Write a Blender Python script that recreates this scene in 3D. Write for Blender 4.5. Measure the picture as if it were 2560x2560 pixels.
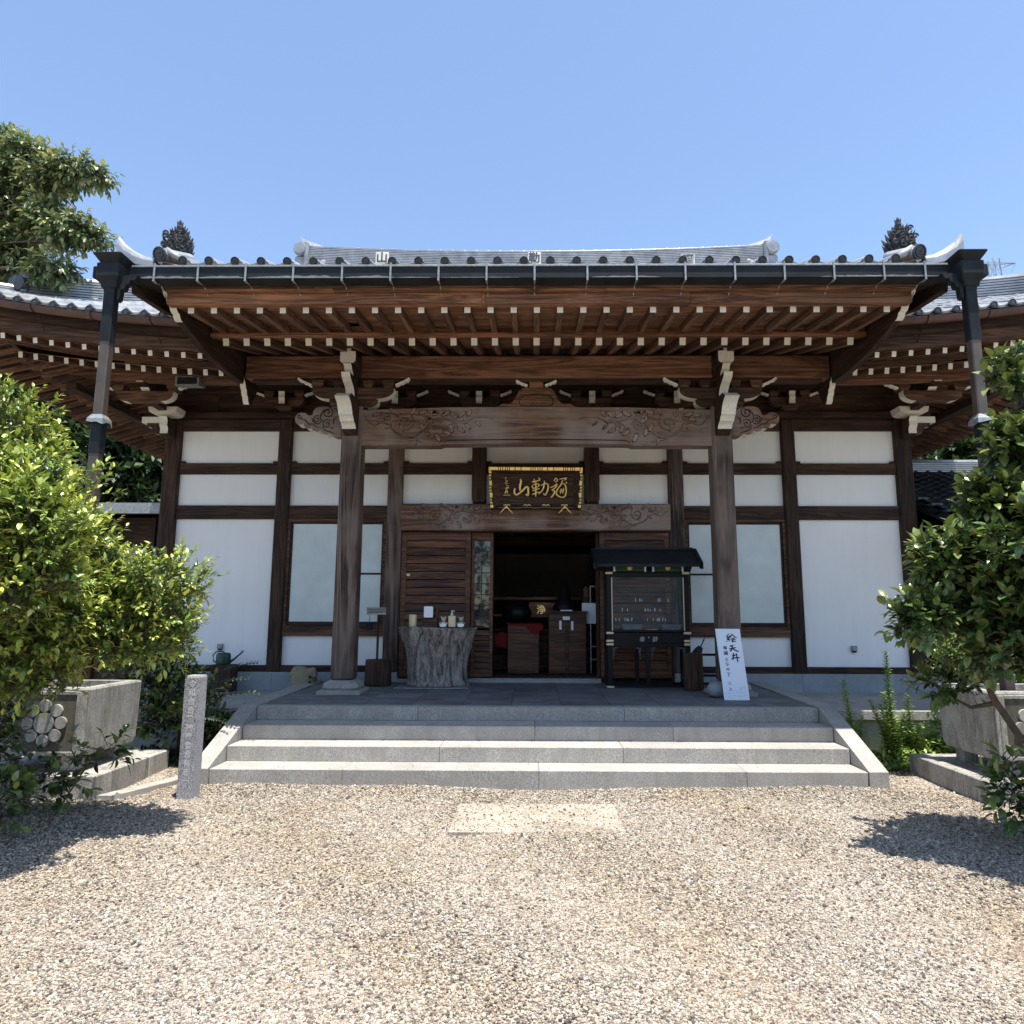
import bpy, math, random
import numpy as np
from mathutils import Vector, Matrix, Euler
R_=random.Random(7); NR=np.random.RandomState(11)
S=bpy.context.scene
for o in list(bpy.data.objects): bpy.data.objects.remove(o)
COL=S.collection
# ------------------------------------------------------------------ camera
F,PIT,YAW,ROLL,CX,CZ,OX,OY=1783.,.1542,.0121,-.003,-.035,1.704,33.,-14.
cam=bpy.data.cameras.new('camera'); co=bpy.data.objects.new('camera',cam); COL.objects.link(co); S.camera=co
cam.sensor_fit='HORIZONTAL'; cam.sensor_width=36; cam.lens=36*F/2560
cam.shift_x=-OX/2560; cam.shift_y=OY/2560
cam.clip_start=.05; cam.clip_end=3000
co.matrix_world=Matrix.Translation((CX,0,CZ))@Matrix.Rotation(YAW,4,'Z')@Matrix.Rotation(math.pi/2+PIT,4,'X')@Matrix.Rotation(-ROLL,4,'Z')
# ------------------------------------------------------------------ sky and sun
TX,TY=.12,-.150                       # towards the sun, per metre of height
sund=Vector((TX,TY,1)).normalized()
W=bpy.data.worlds.new('World'); S.world=W; W.use_nodes=True
nt=W.node_tree; nt.nodes.clear()
sk=nt.nodes.new('ShaderNodeTexSky'); sk.sky_type='NISHITA'; sk.sun_disc=False
sk.sun_elevation=math.asin(sund.z); sk.sun_rotation=math.atan2(sund.x,sund.y)
sk.air_density=1.0; sk.dust_density=.6; sk.ozone_density=1.6
bg=nt.nodes.new('ShaderNodeBackground'); bg.inputs[1].default_value=.126
wo=nt.nodes.new('ShaderNodeOutputWorld')
nt.links.new(sk.outputs[0],bg.inputs[0]); nt.links.new(bg.outputs[0],wo.inputs[0])
sl=bpy.data.lights.new('sun','SUN'); sl.energy=4.2; sl.angle=math.radians(.53); sl.color=(1,.955,.88)
so=bpy.data.objects.new('sun',sl); COL.objects.link(so); so.rotation_euler=sund.to_track_quat('Z','Y').to_euler(); so.location=(3,-5,30)
S.view_settings.view_transform='Standard'; S.view_settings.look='None'; S.view_settings.gamma=1
S.view_settings.exposure=1.06; S.view_settings.use_curve_mapping=False
S.render.engine='CYCLES'
S.cycles.max_bounces=10; S.cycles.diffuse_bounces=5; S.cycles.glossy_bounces=4; S.cycles.transmission_bounces=6; S.cycles.transparent_max_bounces=8

def at(px,py,Y):
    "where the sight line through a point of the photograph meets the plane y = Y"
    a2=(px-1280-OX)/F; b2=-(py-1280-OY)/F
    a=a2*math.cos(ROLL)-b2*math.sin(ROLL); b=a2*math.sin(ROLL)+b2*math.cos(ROLL)
    y=math.cos(PIT)-b*math.sin(PIT); z=math.sin(PIT)+b*math.cos(PIT)
    X=a*math.cos(YAW)-y*math.sin(YAW); y=a*math.sin(YAW)+y*math.cos(YAW)
    t=Y/y; return Vector((CX+X*t,Y,CZ+z*t))
# ------------------------------------------------------------------ materials
def newmat(n):
    m=bpy.data.materials.new(n); m.use_nodes=True; t=m.node_tree; b=t.nodes['Principled BSDF']; return m,t,b
def N(t,k,**kw):
    n=t.nodes.new(k)
    for a,v in kw.items():
        if a in n.inputs: n.inputs[a].default_value=v
        else: setattr(n,a,v)
    return n
def ramp(t,stops,mode='LINEAR'):
    r=t.nodes.new('ShaderNodeValToRGB'); r.color_ramp.interpolation=mode; e=r.color_ramp.elements
    e[0].position=stops[0][0]; e[0].color=(*stops[0][1],1); e[1].position=stops[-1][0]; e[1].color=(*stops[-1][1],1)
    for p,c in stops[1:-1]:
        x=e.new(p); x.color=(*c,1)
    return r
def coords(t,scale=(1,1,1),rand=6.0,kind='Object',rot=(0,0,0)):
    tc=t.nodes.new('ShaderNodeTexCoord'); mp=t.nodes.new('ShaderNodeMapping'); mp.inputs['Scale'].default_value=scale; mp.inputs['Rotation'].default_value=rot
    t.links.new(tc.outputs[kind],mp.inputs['Vector'])
    if rand:
        oi=t.nodes.new('ShaderNodeObjectInfo'); mu=t.nodes.new('ShaderNodeMath'); mu.operation='MULTIPLY'; mu.inputs[1].default_value=rand*7.3
        t.links.new(oi.outputs['Random'],mu.inputs[0]); ad=t.nodes.new('ShaderNodeVectorMath'); ad.operation='ADD'
        t.links.new(mp.outputs[0],ad.inputs[0]); t.links.new(mu.outputs[0],ad.inputs[1]); return ad.outputs[0]
    return mp.outputs[0]
def mixc(t,a,b,f,mode='MIX'):
    m=t.nodes.new('ShaderNodeMix'); m.data_type='RGBA'; m.blend_type=mode
    for s,v in((m.inputs[6],a),(m.inputs[7],b),(m.inputs[0],f)):
        if hasattr(v,'is_linked'): t.links.new(v,s)
        else: s.default_value=v if isinstance(v,(float,int)) else (*v,1)
    return m.outputs[2]
def bump(t,b,h,st=.3,d=.01):
    n=t.nodes.new('ShaderNodeBump'); n.inputs['Strength'].default_value=st; n.inputs['Distance'].default_value=d
    t.links.new(h,n.inputs['Height']); t.links.new(n.outputs[0],b.inputs['Normal'])
def wood(n,dark,mid,lite,axis='x',sc=1.0,rough=.75,kn=.5,grey=None,unit=False):
    m,t,b=newmat(n); L=t.links
    long_,cross=.55*sc,9*sc
    s={'x':(long_,cross,cross),'y':(cross,long_,cross),'z':(cross,cross,long_)}[axis]
    if unit: s={'y':(1.2,.9,1.2)}[axis]
    v=coords(t,s)
    n1=N(t,'ShaderNodeTexNoise',Scale=1.0,Detail=6,Roughness=.6,Distortion=1.2); L.new(v,n1.inputs[0])
    n2=N(t,'ShaderNodeTexNoise',Scale=5.0,Detail=4,Roughness=.7,Distortion=.3); L.new(v,n2.inputs[0])
    w=N(t,'ShaderNodeMath',operation='MULTIPLY'); w.inputs[1].default_value=9; L.new(n1.outputs[0],w.inputs[0])
    fr=N(t,'ShaderNodeMath',operation='PINGPONG'); fr.inputs[1].default_value=1; L.new(w.outputs[0],fr.inputs[0])
    r=ramp(t,[(0,dark),(.45,mid),(1,lite)]); L.new(fr.outputs[0],r.inputs[0])
    c2=ramp(t,[(.3,(.45,.45,.45)),(.7,(1,1,1))]); L.new(n2.outputs[0],c2.inputs[0])
    c=mixc(t,r.outputs[0],c2.outputs[0],.8,'MULTIPLY')
    n3=N(t,'ShaderNodeTexNoise',Scale=1.4 if not unit else .8,Detail=3); vv=coords(t,(1,1,1),3); L.new(vv,n3.inputs[0])
    if grey:
        rr=ramp(t,[(.38,(0,0,0)),(.62,(1,1,1))]); L.new(n3.outputs[0],rr.inputs[0]); c=mixc(t,c,mixc(t,c,grey,.75),rr.outputs[0])
    else:
        rr=ramp(t,[(.3,(.6,.6,.62)),(.7,(1.15,1.1,1.05))]); L.new(n3.outputs[0],rr.inputs[0]); c=mixc(t,c,rr.outputs[0],1.0,'MULTIPLY')
    oi=t.nodes.new('ShaderNodeObjectInfo'); rv=ramp(t,[(0,(.72,.72,.74)),(.5,(1,1,1)),(1,(1.22,1.17,1.10))]); L.new(oi.outputs['Random'],rv.inputs[0]); c=mixc(t,c,rv.outputs[0],1.0,'MULTIPLY')
    L.new(c,b.inputs['Base Color']); b.inputs['Roughness'].default_value=rough
    b.inputs['Specular IOR Level'].default_value=.3
    bump(t,b,fr.outputs[0],.35,.004); return m
def plain(n,col,rough=.6,metal=0,noise=0,nsc=8,spec=.5,bmp=0,bsc=60):
    m,t,b=newmat(n); b.inputs['Base Color'].default_value=(*col,1); b.inputs['Roughness'].default_value=rough; b.inputs['Metallic'].default_value=metal
    b.inputs['Specular IOR Level'].default_value=spec
    if noise:
        v=coords(t); n1=N(t,'ShaderNodeTexNoise',Scale=nsc,Detail=5,Roughness=.6); t.links.new(v,n1.inputs[0])
        lo=tuple(c*(1-noise) for c in col); hi=tuple(min(1,c*(1+noise)) for c in col)
        r=ramp(t,[(.3,lo),(.7,hi)]); t.links.new(n1.outputs[0],r.inputs[0]); t.links.new(r.outputs[0],b.inputs['Base Color'])
    if bmp:
        v=coords(t,rand=0); n2=N(t,'ShaderNodeTexNoise',Scale=bsc,Detail=4); t.links.new(v,n2.inputs[0]); bump(t,b,n2.outputs[0],bmp,.01)
    return m
def granite(n,col,con=.5,stain=None,sc=220,rough=.8,tint=.12):
    m,t,b=newmat(n); L=t.links; v=coords(t,rand=2)
    a=N(t,'ShaderNodeTexNoise',Scale=sc,Detail=2,Roughness=.7); L.new(v,a.inputs[0])
    r=ramp(t,[(.32,tuple(c*(1-con) for c in col)),(.5,col),(.68,tuple(min(1,c*(1+con*.7)) for c in col))]); L.new(a.outputs[0],r.inputs[0])
    g=N(t,'ShaderNodeTexNoise',Scale=2.2,Detail=6,Roughness=.65); L.new(v,g.inputs[0])
    r2=ramp(t,[(.3,(1-tint*2,)*3),(.7,(1+tint,)*3)]); L.new(g.outputs[0],r2.inputs[0])
    c=mixc(t,r.outputs[0],r2.outputs[0],1.0,'MULTIPLY')
    oi=t.nodes.new('ShaderNodeObjectInfo'); r4=ramp(t,[(0,(.88,.88,.88)),(1,(1.06,1.05,1.03))]); L.new(oi.outputs['Random'],r4.inputs[0]); c=mixc(t,c,r4.outputs[0],1.0,'MULTIPLY')
    if stain:
        v2=coords(t,(3,3,.8),2); s=N(t,'ShaderNodeTexNoise',Scale=2.5,Detail=7,Roughness=.75); L.new(v2,s.inputs[0])
        r3=ramp(t,[(.45,(0,0,0)),(.68,(1,1,1))]); L.new(s.outputs[0],r3.inputs[0]); c=mixc(t,c,stain,r3.outputs[0])
    L.new(c,b.inputs['Base Color']); b.inputs['Roughness'].default_value=rough; bump(t,b,a.outputs[0],.35,.002); return m
def leafmat(n,a,c,rough=.35,trans=.25):
    m,t,b=newmat(n); L=t.links; v=coords(t,rand=4)
    n1=N(t,'ShaderNodeTexNoise',Scale=9,Detail=3); L.new(v,n1.inputs[0])
    at_=t.nodes.new('ShaderNodeAttribute'); at_.attribute_name='age_light'  # younger leaves paler; sunlit and shaded tones are also painted into this ramp
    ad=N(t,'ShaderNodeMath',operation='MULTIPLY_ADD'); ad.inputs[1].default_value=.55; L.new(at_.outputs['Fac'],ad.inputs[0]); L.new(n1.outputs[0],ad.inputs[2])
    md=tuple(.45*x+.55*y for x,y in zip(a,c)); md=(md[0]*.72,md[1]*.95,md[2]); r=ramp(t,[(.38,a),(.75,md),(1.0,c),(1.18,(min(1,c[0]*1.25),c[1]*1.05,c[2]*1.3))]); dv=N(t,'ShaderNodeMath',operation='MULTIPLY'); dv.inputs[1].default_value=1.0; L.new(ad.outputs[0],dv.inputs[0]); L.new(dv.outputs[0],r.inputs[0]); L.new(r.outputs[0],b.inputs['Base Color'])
    b.inputs['Roughness'].default_value=rough; b.inputs['Specular IOR Level'].default_value=.6
    tr=t.nodes.new('ShaderNodeBsdfTranslucent'); L.new(mixc(t,r.outputs[0],(1.0,1.0,.35),.35,'MULTIPLY'),tr.inputs[0])
    mx=t.nodes.new('ShaderNodeMixShader'); mx.inputs[0].default_value=trans; L.new(b.outputs[0],mx.inputs[1]); L.new(tr.outputs[0],mx.inputs[2])
    L.new(mx.outputs[0],t.nodes['Material Output'].inputs[0]); return m
WD=dict(dark=(.040,.022,.014),mid=(.085,.046,.029),lite=(.135,.077,.050))
def wd(n,ax,k=1.0,tint=(1,1,1),**kw):
    return wood(n,*[tuple(min(1,c*k*q) for c,q in zip(WD[s],tint)) for s in('dark','mid','lite')],axis=ax,**kw)
M_={}
M_['wx']=wd('wood_x','x',1.4); M_['wz']=wd('wood_z','z'); M_['wy']=wd('wood_y','y')
M_['wxd']=wd('wood_beam_dark','x',.75); M_['wzd']=wd('wood_post_dark','z',.75)
M_['wyd']=wd('wood_y_dark','y',.6)
M_['keta']=wd('wood_purlin','x',2.7,(1.05,.95,.9),sc=.8)
M_['ora']=wd('wood_orange','x',2.5,(1.08,.96,.86))
M_['sof']=wd('wood_soffit','x',3.1,(1.05,1,.95),sc=1.6)
M_['raf']=wd('wood_rafter','y',2.1,unit=True)
M_['lint']=wd('wood_lintel','x',2.4,(1,1,1.0),sc=.7,grey=(.34,.27,.235))
M_['col']=wood('wood_column',(.020,.011,.008),(.085,.052,.040),(.22,.165,.145),'z',sc=.42,grey=(.155,.118,.10),rough=.65)
M_['carve']=plain('carving_shade_wood',(.018,.010,.007),.8,noise=.3)  # near-black wood colour painting groove shade into the carvings; also sack print
M_['door']=wd('wood_door','x',1.45,(1.15,.92,.76),sc=.8,rough=.5)
M_['white']=plain('white_end_paint',(.74,.71,.63),.7,noise=.12,nsc=30)
def plaster():
    m,t,b=newmat('plaster'); L=t.links
    v=coords(t,(5,5,.5),3); a=N(t,'ShaderNodeTexNoise',Scale=1.6,Detail=6,Roughness=.7); L.new(v,a.inputs[0])
    r=ramp(t,[(.28,(.865,.853,.835)),(.6,(.905,.895,.88))]); L.new(a.outputs[0],r.inputs[0])
    v2=coords(t,(1,1,1),3); c=N(t,'ShaderNodeTexNoise',Scale=1.1,Detail=4); L.new(v2,c.inputs[0]); r2=ramp(t,[(.3,(.955,.955,.95)),(.7,(1,1,1))]); L.new(c.outputs[0],r2.inputs[0])
    L.new(mixc(t,r.outputs[0],r2.outputs[0],1.0,'MULTIPLY'),b.inputs['Base Color']); b.inputs['Roughness'].default_value=.9
    d=N(t,'ShaderNodeTexNoise',Scale=90,Detail=3); L.new(v2,d.inputs[0]); bump(t,b,d.outputs[0],.12,.004); return m
M_['plaster']=plaster()
M_['orn']=plain('ornament_clay',(.045,.048,.052),.75,noise=.3,nsc=12,spec=.3)
M_['gran']=granite('granite_light',(.41,.39,.36),.55,stain=(.30,.285,.25),sc=95)
M_['granst']=granite('granite_stained',(.40,.385,.35),.5,stain=(.12,.11,.08),sc=85)
M_['gpil']=granite('granite_pillar',(.33,.33,.35),.95,sc=110,tint=.05)
M_['slate']=granite('paving_slate',(.165,.163,.163),.25,sc=90,tint=.25)
M_['conc']=granite('concrete',(.42,.40,.36),.12,stain=(.22,.2,.17),sc=60)
M_['found']=granite('foundation_stone',(.33,.36,.38),.2,sc=160)
M_['tile']=plain('roof_tile',(.36,.365,.37),.33,.25,noise=.35,nsc=3,spec=.6)
M_['tiled']=plain('roof_tile_dark_shaded',(.055,.06,.068),.45,.15,noise=.3,nsc=3,spec=.6)  # dark tiles; on eave disc fronts their shade is put into the colour
M_['gutd']=plain('gutter_dark_metal',(.013,.016,.019),.6,.0,noise=.4,nsc=5,spec=.25)
M_['gutr']=plain('gutter_copper_paint',(.085,.042,.035),.5,.1,noise=.35,nsc=6)
M_['steel']=plain('hanger_steel',(.31,.32,.32),.5,.5,noise=.3,nsc=20)
M_['pipe']=plain('pipe_brown',(.11,.085,.07),.5,.3,noise=.3,nsc=4)
M_['black']=plain('black_lacquer',(.006,.0065,.008),.45,spec=.2)
M_['gold']=plain('gold_leaf',(.85,.60,.22),.32,.75,noise=.15,nsc=20)
M_['brass']=plain('pale_brass',(.66,.56,.36),.45,.35)
M_['leafA']=leafmat('leaf_yellow_green',(.018,.042,.006),(.47,.54,.095),.36,.14)
M_['leafB']=leafmat('leaf_dark_glossy',(.008,.022,.008),(.20,.26,.065),.23,.07)
M_['leafC']=leafmat('leaf_cherry',(.032,.055,.018),(.38,.42,.17),.42,.18)
M_['leafD']=leafmat('leaf_forest',(.016,.032,.010),(.06,.10,.03),.5,.2)
M_['leafE']=leafmat('leaf_weed',(.11,.19,.035),(.38,.48,.10),.45,.3)
M_['bark']=plain('bark',(.10,.075,.055),.9,noise=.4,nsc=14,bmp=.6,bsc=40)
def glass(n,col,rough,trans=0.0,spec=.5,ior=1.5):
    m,t,b=newmat(n); b.inputs['Base Color'].default_value=(*col,1); b.inputs['Roughness'].default_value=rough
    b.inputs['Transmission Weight'].default_value=trans; b.inputs['Specular IOR Level'].default_value=spec; b.inputs['IOR'].default_value=ior; return m
M_['frost']=plain('frosted_glass',(.64,.70,.68),.32,0,noise=.10,nsc=2.5,spec=.6,bmp=.25,bsc=160)
M_['dglass']=glass('door_glass',(.02,.025,.03),.03,0,1.0)
M_['cglass']=glass('cabinet_glass',(.9,.95,.95),.02,.97,.3,1.14)
# ------------------------------------------------------------------ mesh builder
class MB:
    def __init__(s): s.v=[]; s.f=[]; s.m=[]
    def add(s,vs,fs,mi=0):
        o=len(s.v); s.v+=[tuple(v) for v in vs]; s.f+=[tuple(o+i for i in f) for f in fs]
        s.m+=(list(mi) if isinstance(mi,(list,tuple)) else [mi]*len(fs)); return s
    def box(s,x0,x1,y0,y1,z0,z1,mi=0,c=0,front=None):
        if c<=0:
            vs=[(x0,y0,z0),(x1,y0,z0),(x1,y1,z0),(x0,y1,z0),(x0,y0,z1),(x1,y0,z1),(x1,y1,z1),(x0,y1,z1)]
            fs=[(0,3,2,1),(4,5,6,7),(0,1,5,4),(2,3,7,6),(1,2,6,5),(3,0,4,7)]
            mm=[mi]*6
            if front is not None: mm[2]=front
            return s.add(vs,fs,mm)
        c=min(c,abs(x1-x0)*.45,abs(y1-y0)*.45,abs(z1-z0)*.45)
        X=(x0,x0+c,x1-c,x1);Y=(y0,y0+c,y1-c,y1);Z=(z0,z0+c,z1-c,z1); vs=[];id={}
        def g(i,j,k):
            if (i,j,k) not in id: id[(i,j,k)]=len(vs); vs.append((X[i],Y[j],Z[k]))
            return id[(i,j,k)]
        fs=[]
        for i,si in((0,1),(3,-1)):
            q=[g(i,1,1),g(i,2,1),g(i,2,2),g(i,1,2)]; fs.append(tuple(q[::-1] if si>0 else q))
        for j,sj in((0,1),(3,-1)):
            q=[g(1,j,1),g(2,j,1),g(2,j,2),g(1,j,2)]; fs.append(tuple(q if sj>0 else q[::-1]))
        for k,sk_ in((0,1),(3,-1)):
            q=[g(1,1,k),g(2,1,k),g(2,2,k),g(1,2,k)]; fs.append(tuple(q[::-1] if sk_>0 else q))
        e=lambda a:1 if a==0 else 2
        for i in(0,3):
            for j in(0,3):
                fs.append((g(i,e(j),1),g(e(i),j,1),g(e(i),j,2),g(i,e(j),2)))
        for i in(0,3):
            for k in(0,3):
                fs.append((g(i,1,e(k)),g(e(i),1,k),g(e(i),2,k),g(i,2,e(k))))
        for j in(0,3):
            for k in(0,3):
                fs.append((g(1,j,e(k)),g(1,e(j),k),g(2,e(j),k),g(2,j,e(k))))
        for i in(0,3):
            for j in(0,3):
                for k in(0,3):
                    fs.append((g(i,e(j),e(k)),g(e(i),j,e(k)),g(e(i),e(j),k)))
        return s.add(vs,fs,mi)
    def prism(s,poly,a0,a1,ax='y',mi=0,em=None,cap=None):
        "poly in the plane across ax; em: list of material slots for the edge faces"
        n=len(poly)
        def P(p,a): return (p[0],a,p[1]) if ax=='y' else ((a,p[0],p[1]) if ax=='x' else (p[0],p[1],a))
        vs=[P(p,a0) for p in poly]+[P(p,a1) for p in poly]
        fs=[tuple(range(n)),tuple(range(2*n-1,n-1,-1))]; mm=[mi if cap is None else cap,mi]
        for i in range(n):
            j=(i+1)%n; fs.append((i,i+n,j+n,j)); mm.append(em[i] if em else mi)
        return s.add(vs,fs,mm)
    def tube(s,path,r,n=6,mi=0,cap=True):
        path=[Vector(p) for p in path]; rs=r if isinstance(r,(list,tuple)) else [r]*len(path); vs=[];fs=[]
        up=Vector((0,0,1))
        for i,p in enumerate(path):
            d=(path[min(i+1,len(path)-1)]-path[max(i-1,0)]); d=d.normalized() if d.length>1e-9 else Vector((0,0,1))
            u=d.cross(up); u=u.normalized() if u.length>1e-3 else d.cross(Vector((1,0,0))).normalized(); w=u.cross(d)
            for k in range(n):
                a=2*math.pi*k/n; vs.append(p+(u*math.cos(a)+w*math.sin(a))*rs[i])
        for i in range(len(path)-1):
            for k in range(n):
                a=i*n+k;b=i*n+(k+1)%n; fs.append((a,b,b+n,a+n))
        if cap: fs+= [tuple(range(n))[::-1],tuple(range((len(path)-1)*n,len(path)*n))]
        return s.add(vs,fs,mi)
    def lathe(s,prof,c=(0,0,0),n=16,mi=0,ax='z'):
        vs=[];fs=[]
        for r,h in prof:
            for k in range(n):
                a=2*math.pi*k/n; x,y=r*math.cos(a),r*math.sin(a)
                vs.append((c[0]+x,c[1]+y,c[2]+h) if ax=='z' else ((c[0]+x,c[1]+h,c[2]+y)))
        for i in range(len(prof)-1):
            for k in range(n):
                a=i*n+k;b=i*n+(k+1)%n; fs.append((a,b,b+n,a+n))
        fs+= [tuple(range(n))[::-1],tuple(range((len(prof)-1)*n,len(prof)*n))]
        return s.add(vs,fs,mi)
    def loft(s,rings,mi=0,close=True,cap=True):
        n=len(rings[0]);vs=[v for r in rings for v in r];fs=[]
        for i in range(len(rings)-1):
            for k in range(n if close else n-1):
                a=i*n+k;b=i*n+(k+1)%n; fs.append((a,b,b+n,a+n))
        if cap and close: fs+=[tuple(range(n))[::-1],tuple(range((len(rings)-1)*n,len(rings)*n))]
        return s.add(vs,fs,mi)
    def mesh(s,name,mats,smooth=False,fix=True):
        me=bpy.data.meshes.new(name); me.from_pydata(s.v,[],s.f)
        for m in mats: me.materials.append(M_[m] if isinstance(m,str) else m)
        if len(mats)>1: me.polygons.foreach_set('material_index',s.m)
        if fix:
            import bmesh
            b=bmesh.new(); b.from_mesh(me); bmesh.ops.recalc_face_normals(b,faces=b.faces); b.to_mesh(me); b.free()
        if smooth: me.polygons.foreach_set('use_smooth',[True]*len(me.polygons))
        me.update(); return me
    def build(s,name,mats,parent=None,smooth=False,fix=True):
        if isinstance(mats,str): mats=[mats]
        return link(name,s.mesh(name,mats,smooth,fix),parent)
def link(name,me,parent=None,mw=None):
    o=bpy.data.objects.new(name,me); COL.objects.link(o)
    if parent is not None:
        o.parent=parent; o.matrix_parent_inverse=PW[parent.name].inverted()
        PW[o.name]=Matrix.Identity(4)
    else: PW[o.name]=Matrix.Identity(4)
    if mw is not None: o.matrix_basis=mw; PW[o.name]=mw
    return o
PW={}
def tag(o,label,cat,group=None,kind=None):
    o['label']=label; o['category']=cat
    if group: o['group']=group
    if kind: o['kind']=kind
    return o
def thing(name,loc,label,cat,group=None):
    o=bpy.data.objects.new(name,None); COL.objects.link(o); o.location=loc; o.empty_display_size=.2
    PW[o.name]=Matrix.Translation(loc); return tag(o,label,cat,group)
def stuff(o): o['kind']='stuff'; return o
def structure(o): o['kind']='structure'; return o
def bar_mw(p0,p1,w,h):
    "matrix for the unit bar (x,z in -.5..5, y 0..1) laid from p0 to p1"
    p0=Vector(p0);p1=Vector(p1); d=p1-p0; y=d.normalized(); x=y.cross(Vector((0,0,1))).normalized(); z=x.cross(y)
    m=Matrix((x*w,d,z*h)).transposed().to_4x4(); m.translation=p0; return m
def unitbar(name,mats,front=True):
    m=MB(); m.add([(-.5,0,-.5),(.5,0,-.5),(.5,1,-.5),(-.5,1,-.5),(-.5,0,.5),(.5,0,.5),(.5,1,.5),(-.5,1,.5)],
      [(0,3,2,1),(4,5,6,7),(0,1,5,4),(2,3,7,6),(1,2,6,5),(3,0,4,7)],[0,0,1 if front else 0,0,0,0]); return m.mesh(name,mats)
def text_obj(name,s,size,mat,parent,p,rx=math.pi/2,rz=0,ext=.003,bev=0,off=0.0,sx=1.0,shear=0):
    cu=bpy.data.curves.new(name,'FONT'); cu.body=s; cu.size=size; cu.extrude=ext; cu.bevel_depth=bev; cu.offset=off; cu.shear=shear
    cu.align_x='CENTER'; cu.align_y='CENTER'; cu.space_line=1.0
    o=bpy.data.objects.new(name+'_tmp',cu); COL.objects.link(o); dg=bpy.context.evaluated_depsgraph_get(); dg.update()
    me=bpy.data.meshes.new_from_object(o.evaluated_get(dg)); bpy.data.objects.remove(o); me.materials.clear(); me.materials.append(M_[mat])
    mw=Matrix.Translation(p)@Matrix.Rotation(rz,4,'Z')@Matrix.Rotation(rx,4,'X')@Matrix.Diagonal((sx,1,1,1))
    me.transform(mw)
    return link(name,me,parent)
# ================================================================== GROUND, STEPS, PLATFORM
def ground():
    m,t,b=newmat('gravel_ground'); L=t.links
    tc=t.nodes.new('ShaderNodeTexCoord')
    v=N(t,'ShaderNodeTexVoronoi',Scale=75,feature='F1'); L.new(tc.outputs['Object'],v.inputs['Vector'])
    v2=N(t,'ShaderNodeTexVoronoi',Scale=75,feature='DISTANCE_TO_EDGE'); L.new(tc.outputs['Object'],v2.inputs['Vector'])
    sp=t.nodes.new('ShaderNodeSeparateColor'); L.new(v.outputs['Color'],sp.inputs[0])
    r=ramp(t,[(0,(.10,.09,.085)),(.25,(.30,.25,.20)),(.5,(.42,.36,.29)),(.8,(.50,.45,.38)),(1,(.64,.60,.54))]); L.new(sp.outputs[0],r.inputs[0])
    e=ramp(t,[(0,(.16,.14,.12)),(.12,(1,1,1))]); L.new(v2.outputs[0],e.inputs[0])
    c=mixc(t,r.outputs[0],e.outputs[0],1.0,'MULTIPLY')
    n=N(t,'ShaderNodeTexNoise',Scale=.8,Detail=5); L.new(tc.outputs['Object'],n.inputs[0])
    r2=ramp(t,[(.35,(.82,.74,.62)),(.62,(1.0,1.0,1.0))]); L.new(n.outputs[0],r2.inputs[0])
    c=mixc(t,c,r2.outputs[0],1.0,'MULTIPLY')
    L.new(c,b.inputs['Base Color']); b.inputs['Roughness'].default_value=.95
    bump(t,b,v2.outputs[0],.8,.008)
    g=MB(); nx,ny=1,1
    # finer patch near the camera with soft mounds, wide skirt to the horizon
    n=60; x0,x1,y0,y1=-9,9,-6,9.0
    vs=[];fs=[]
    for j in range(n+1):
        for i in range(n+1):
            x=x0+(x1-x0)*i/n;y=y0+(y1-y0)*j/n
            edge=min(1,min(x-x0,x1-x,y-y0,y1-y)/1.5)
            z=.022*math.sin(x*1.3+.6*y)*math.sin(y*1.7+1)*edge+.010*math.sin(3.1*x+y*2.3)*edge
            if 7.2<y<9 and abs(x)<4: z-=.004
            vs.append((x,y,z))
    for j in range(n):
        for i in range(n): a=j*(n+1)+i; fs.append((a,a+1,a+n+2,a+n+1))
    o=len(vs); big=1500
    for x,y in((-big,-big),(big,-big),(big,big),(-big,big),(x0,y0),(x1,y0),(x1,y1),(x0,y1)): vs.append((x,y,0))
    fs+=[(o,o+1,o+5,o+4),(o+1,o+2,o+6,o+5),(o+2,o+3,o+7,o+6),(o+3,o,o+4,o+7)]
    g.add(vs,fs); ob=g.build('ground',[m],smooth=True); structure(ob); return ob
GR=ground()
def gz(x,y): return .022*math.sin(x*1.3+.6*y)*math.sin(y*1.7+1)+.010*math.sin(3.1*x+y*2.3)
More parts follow.
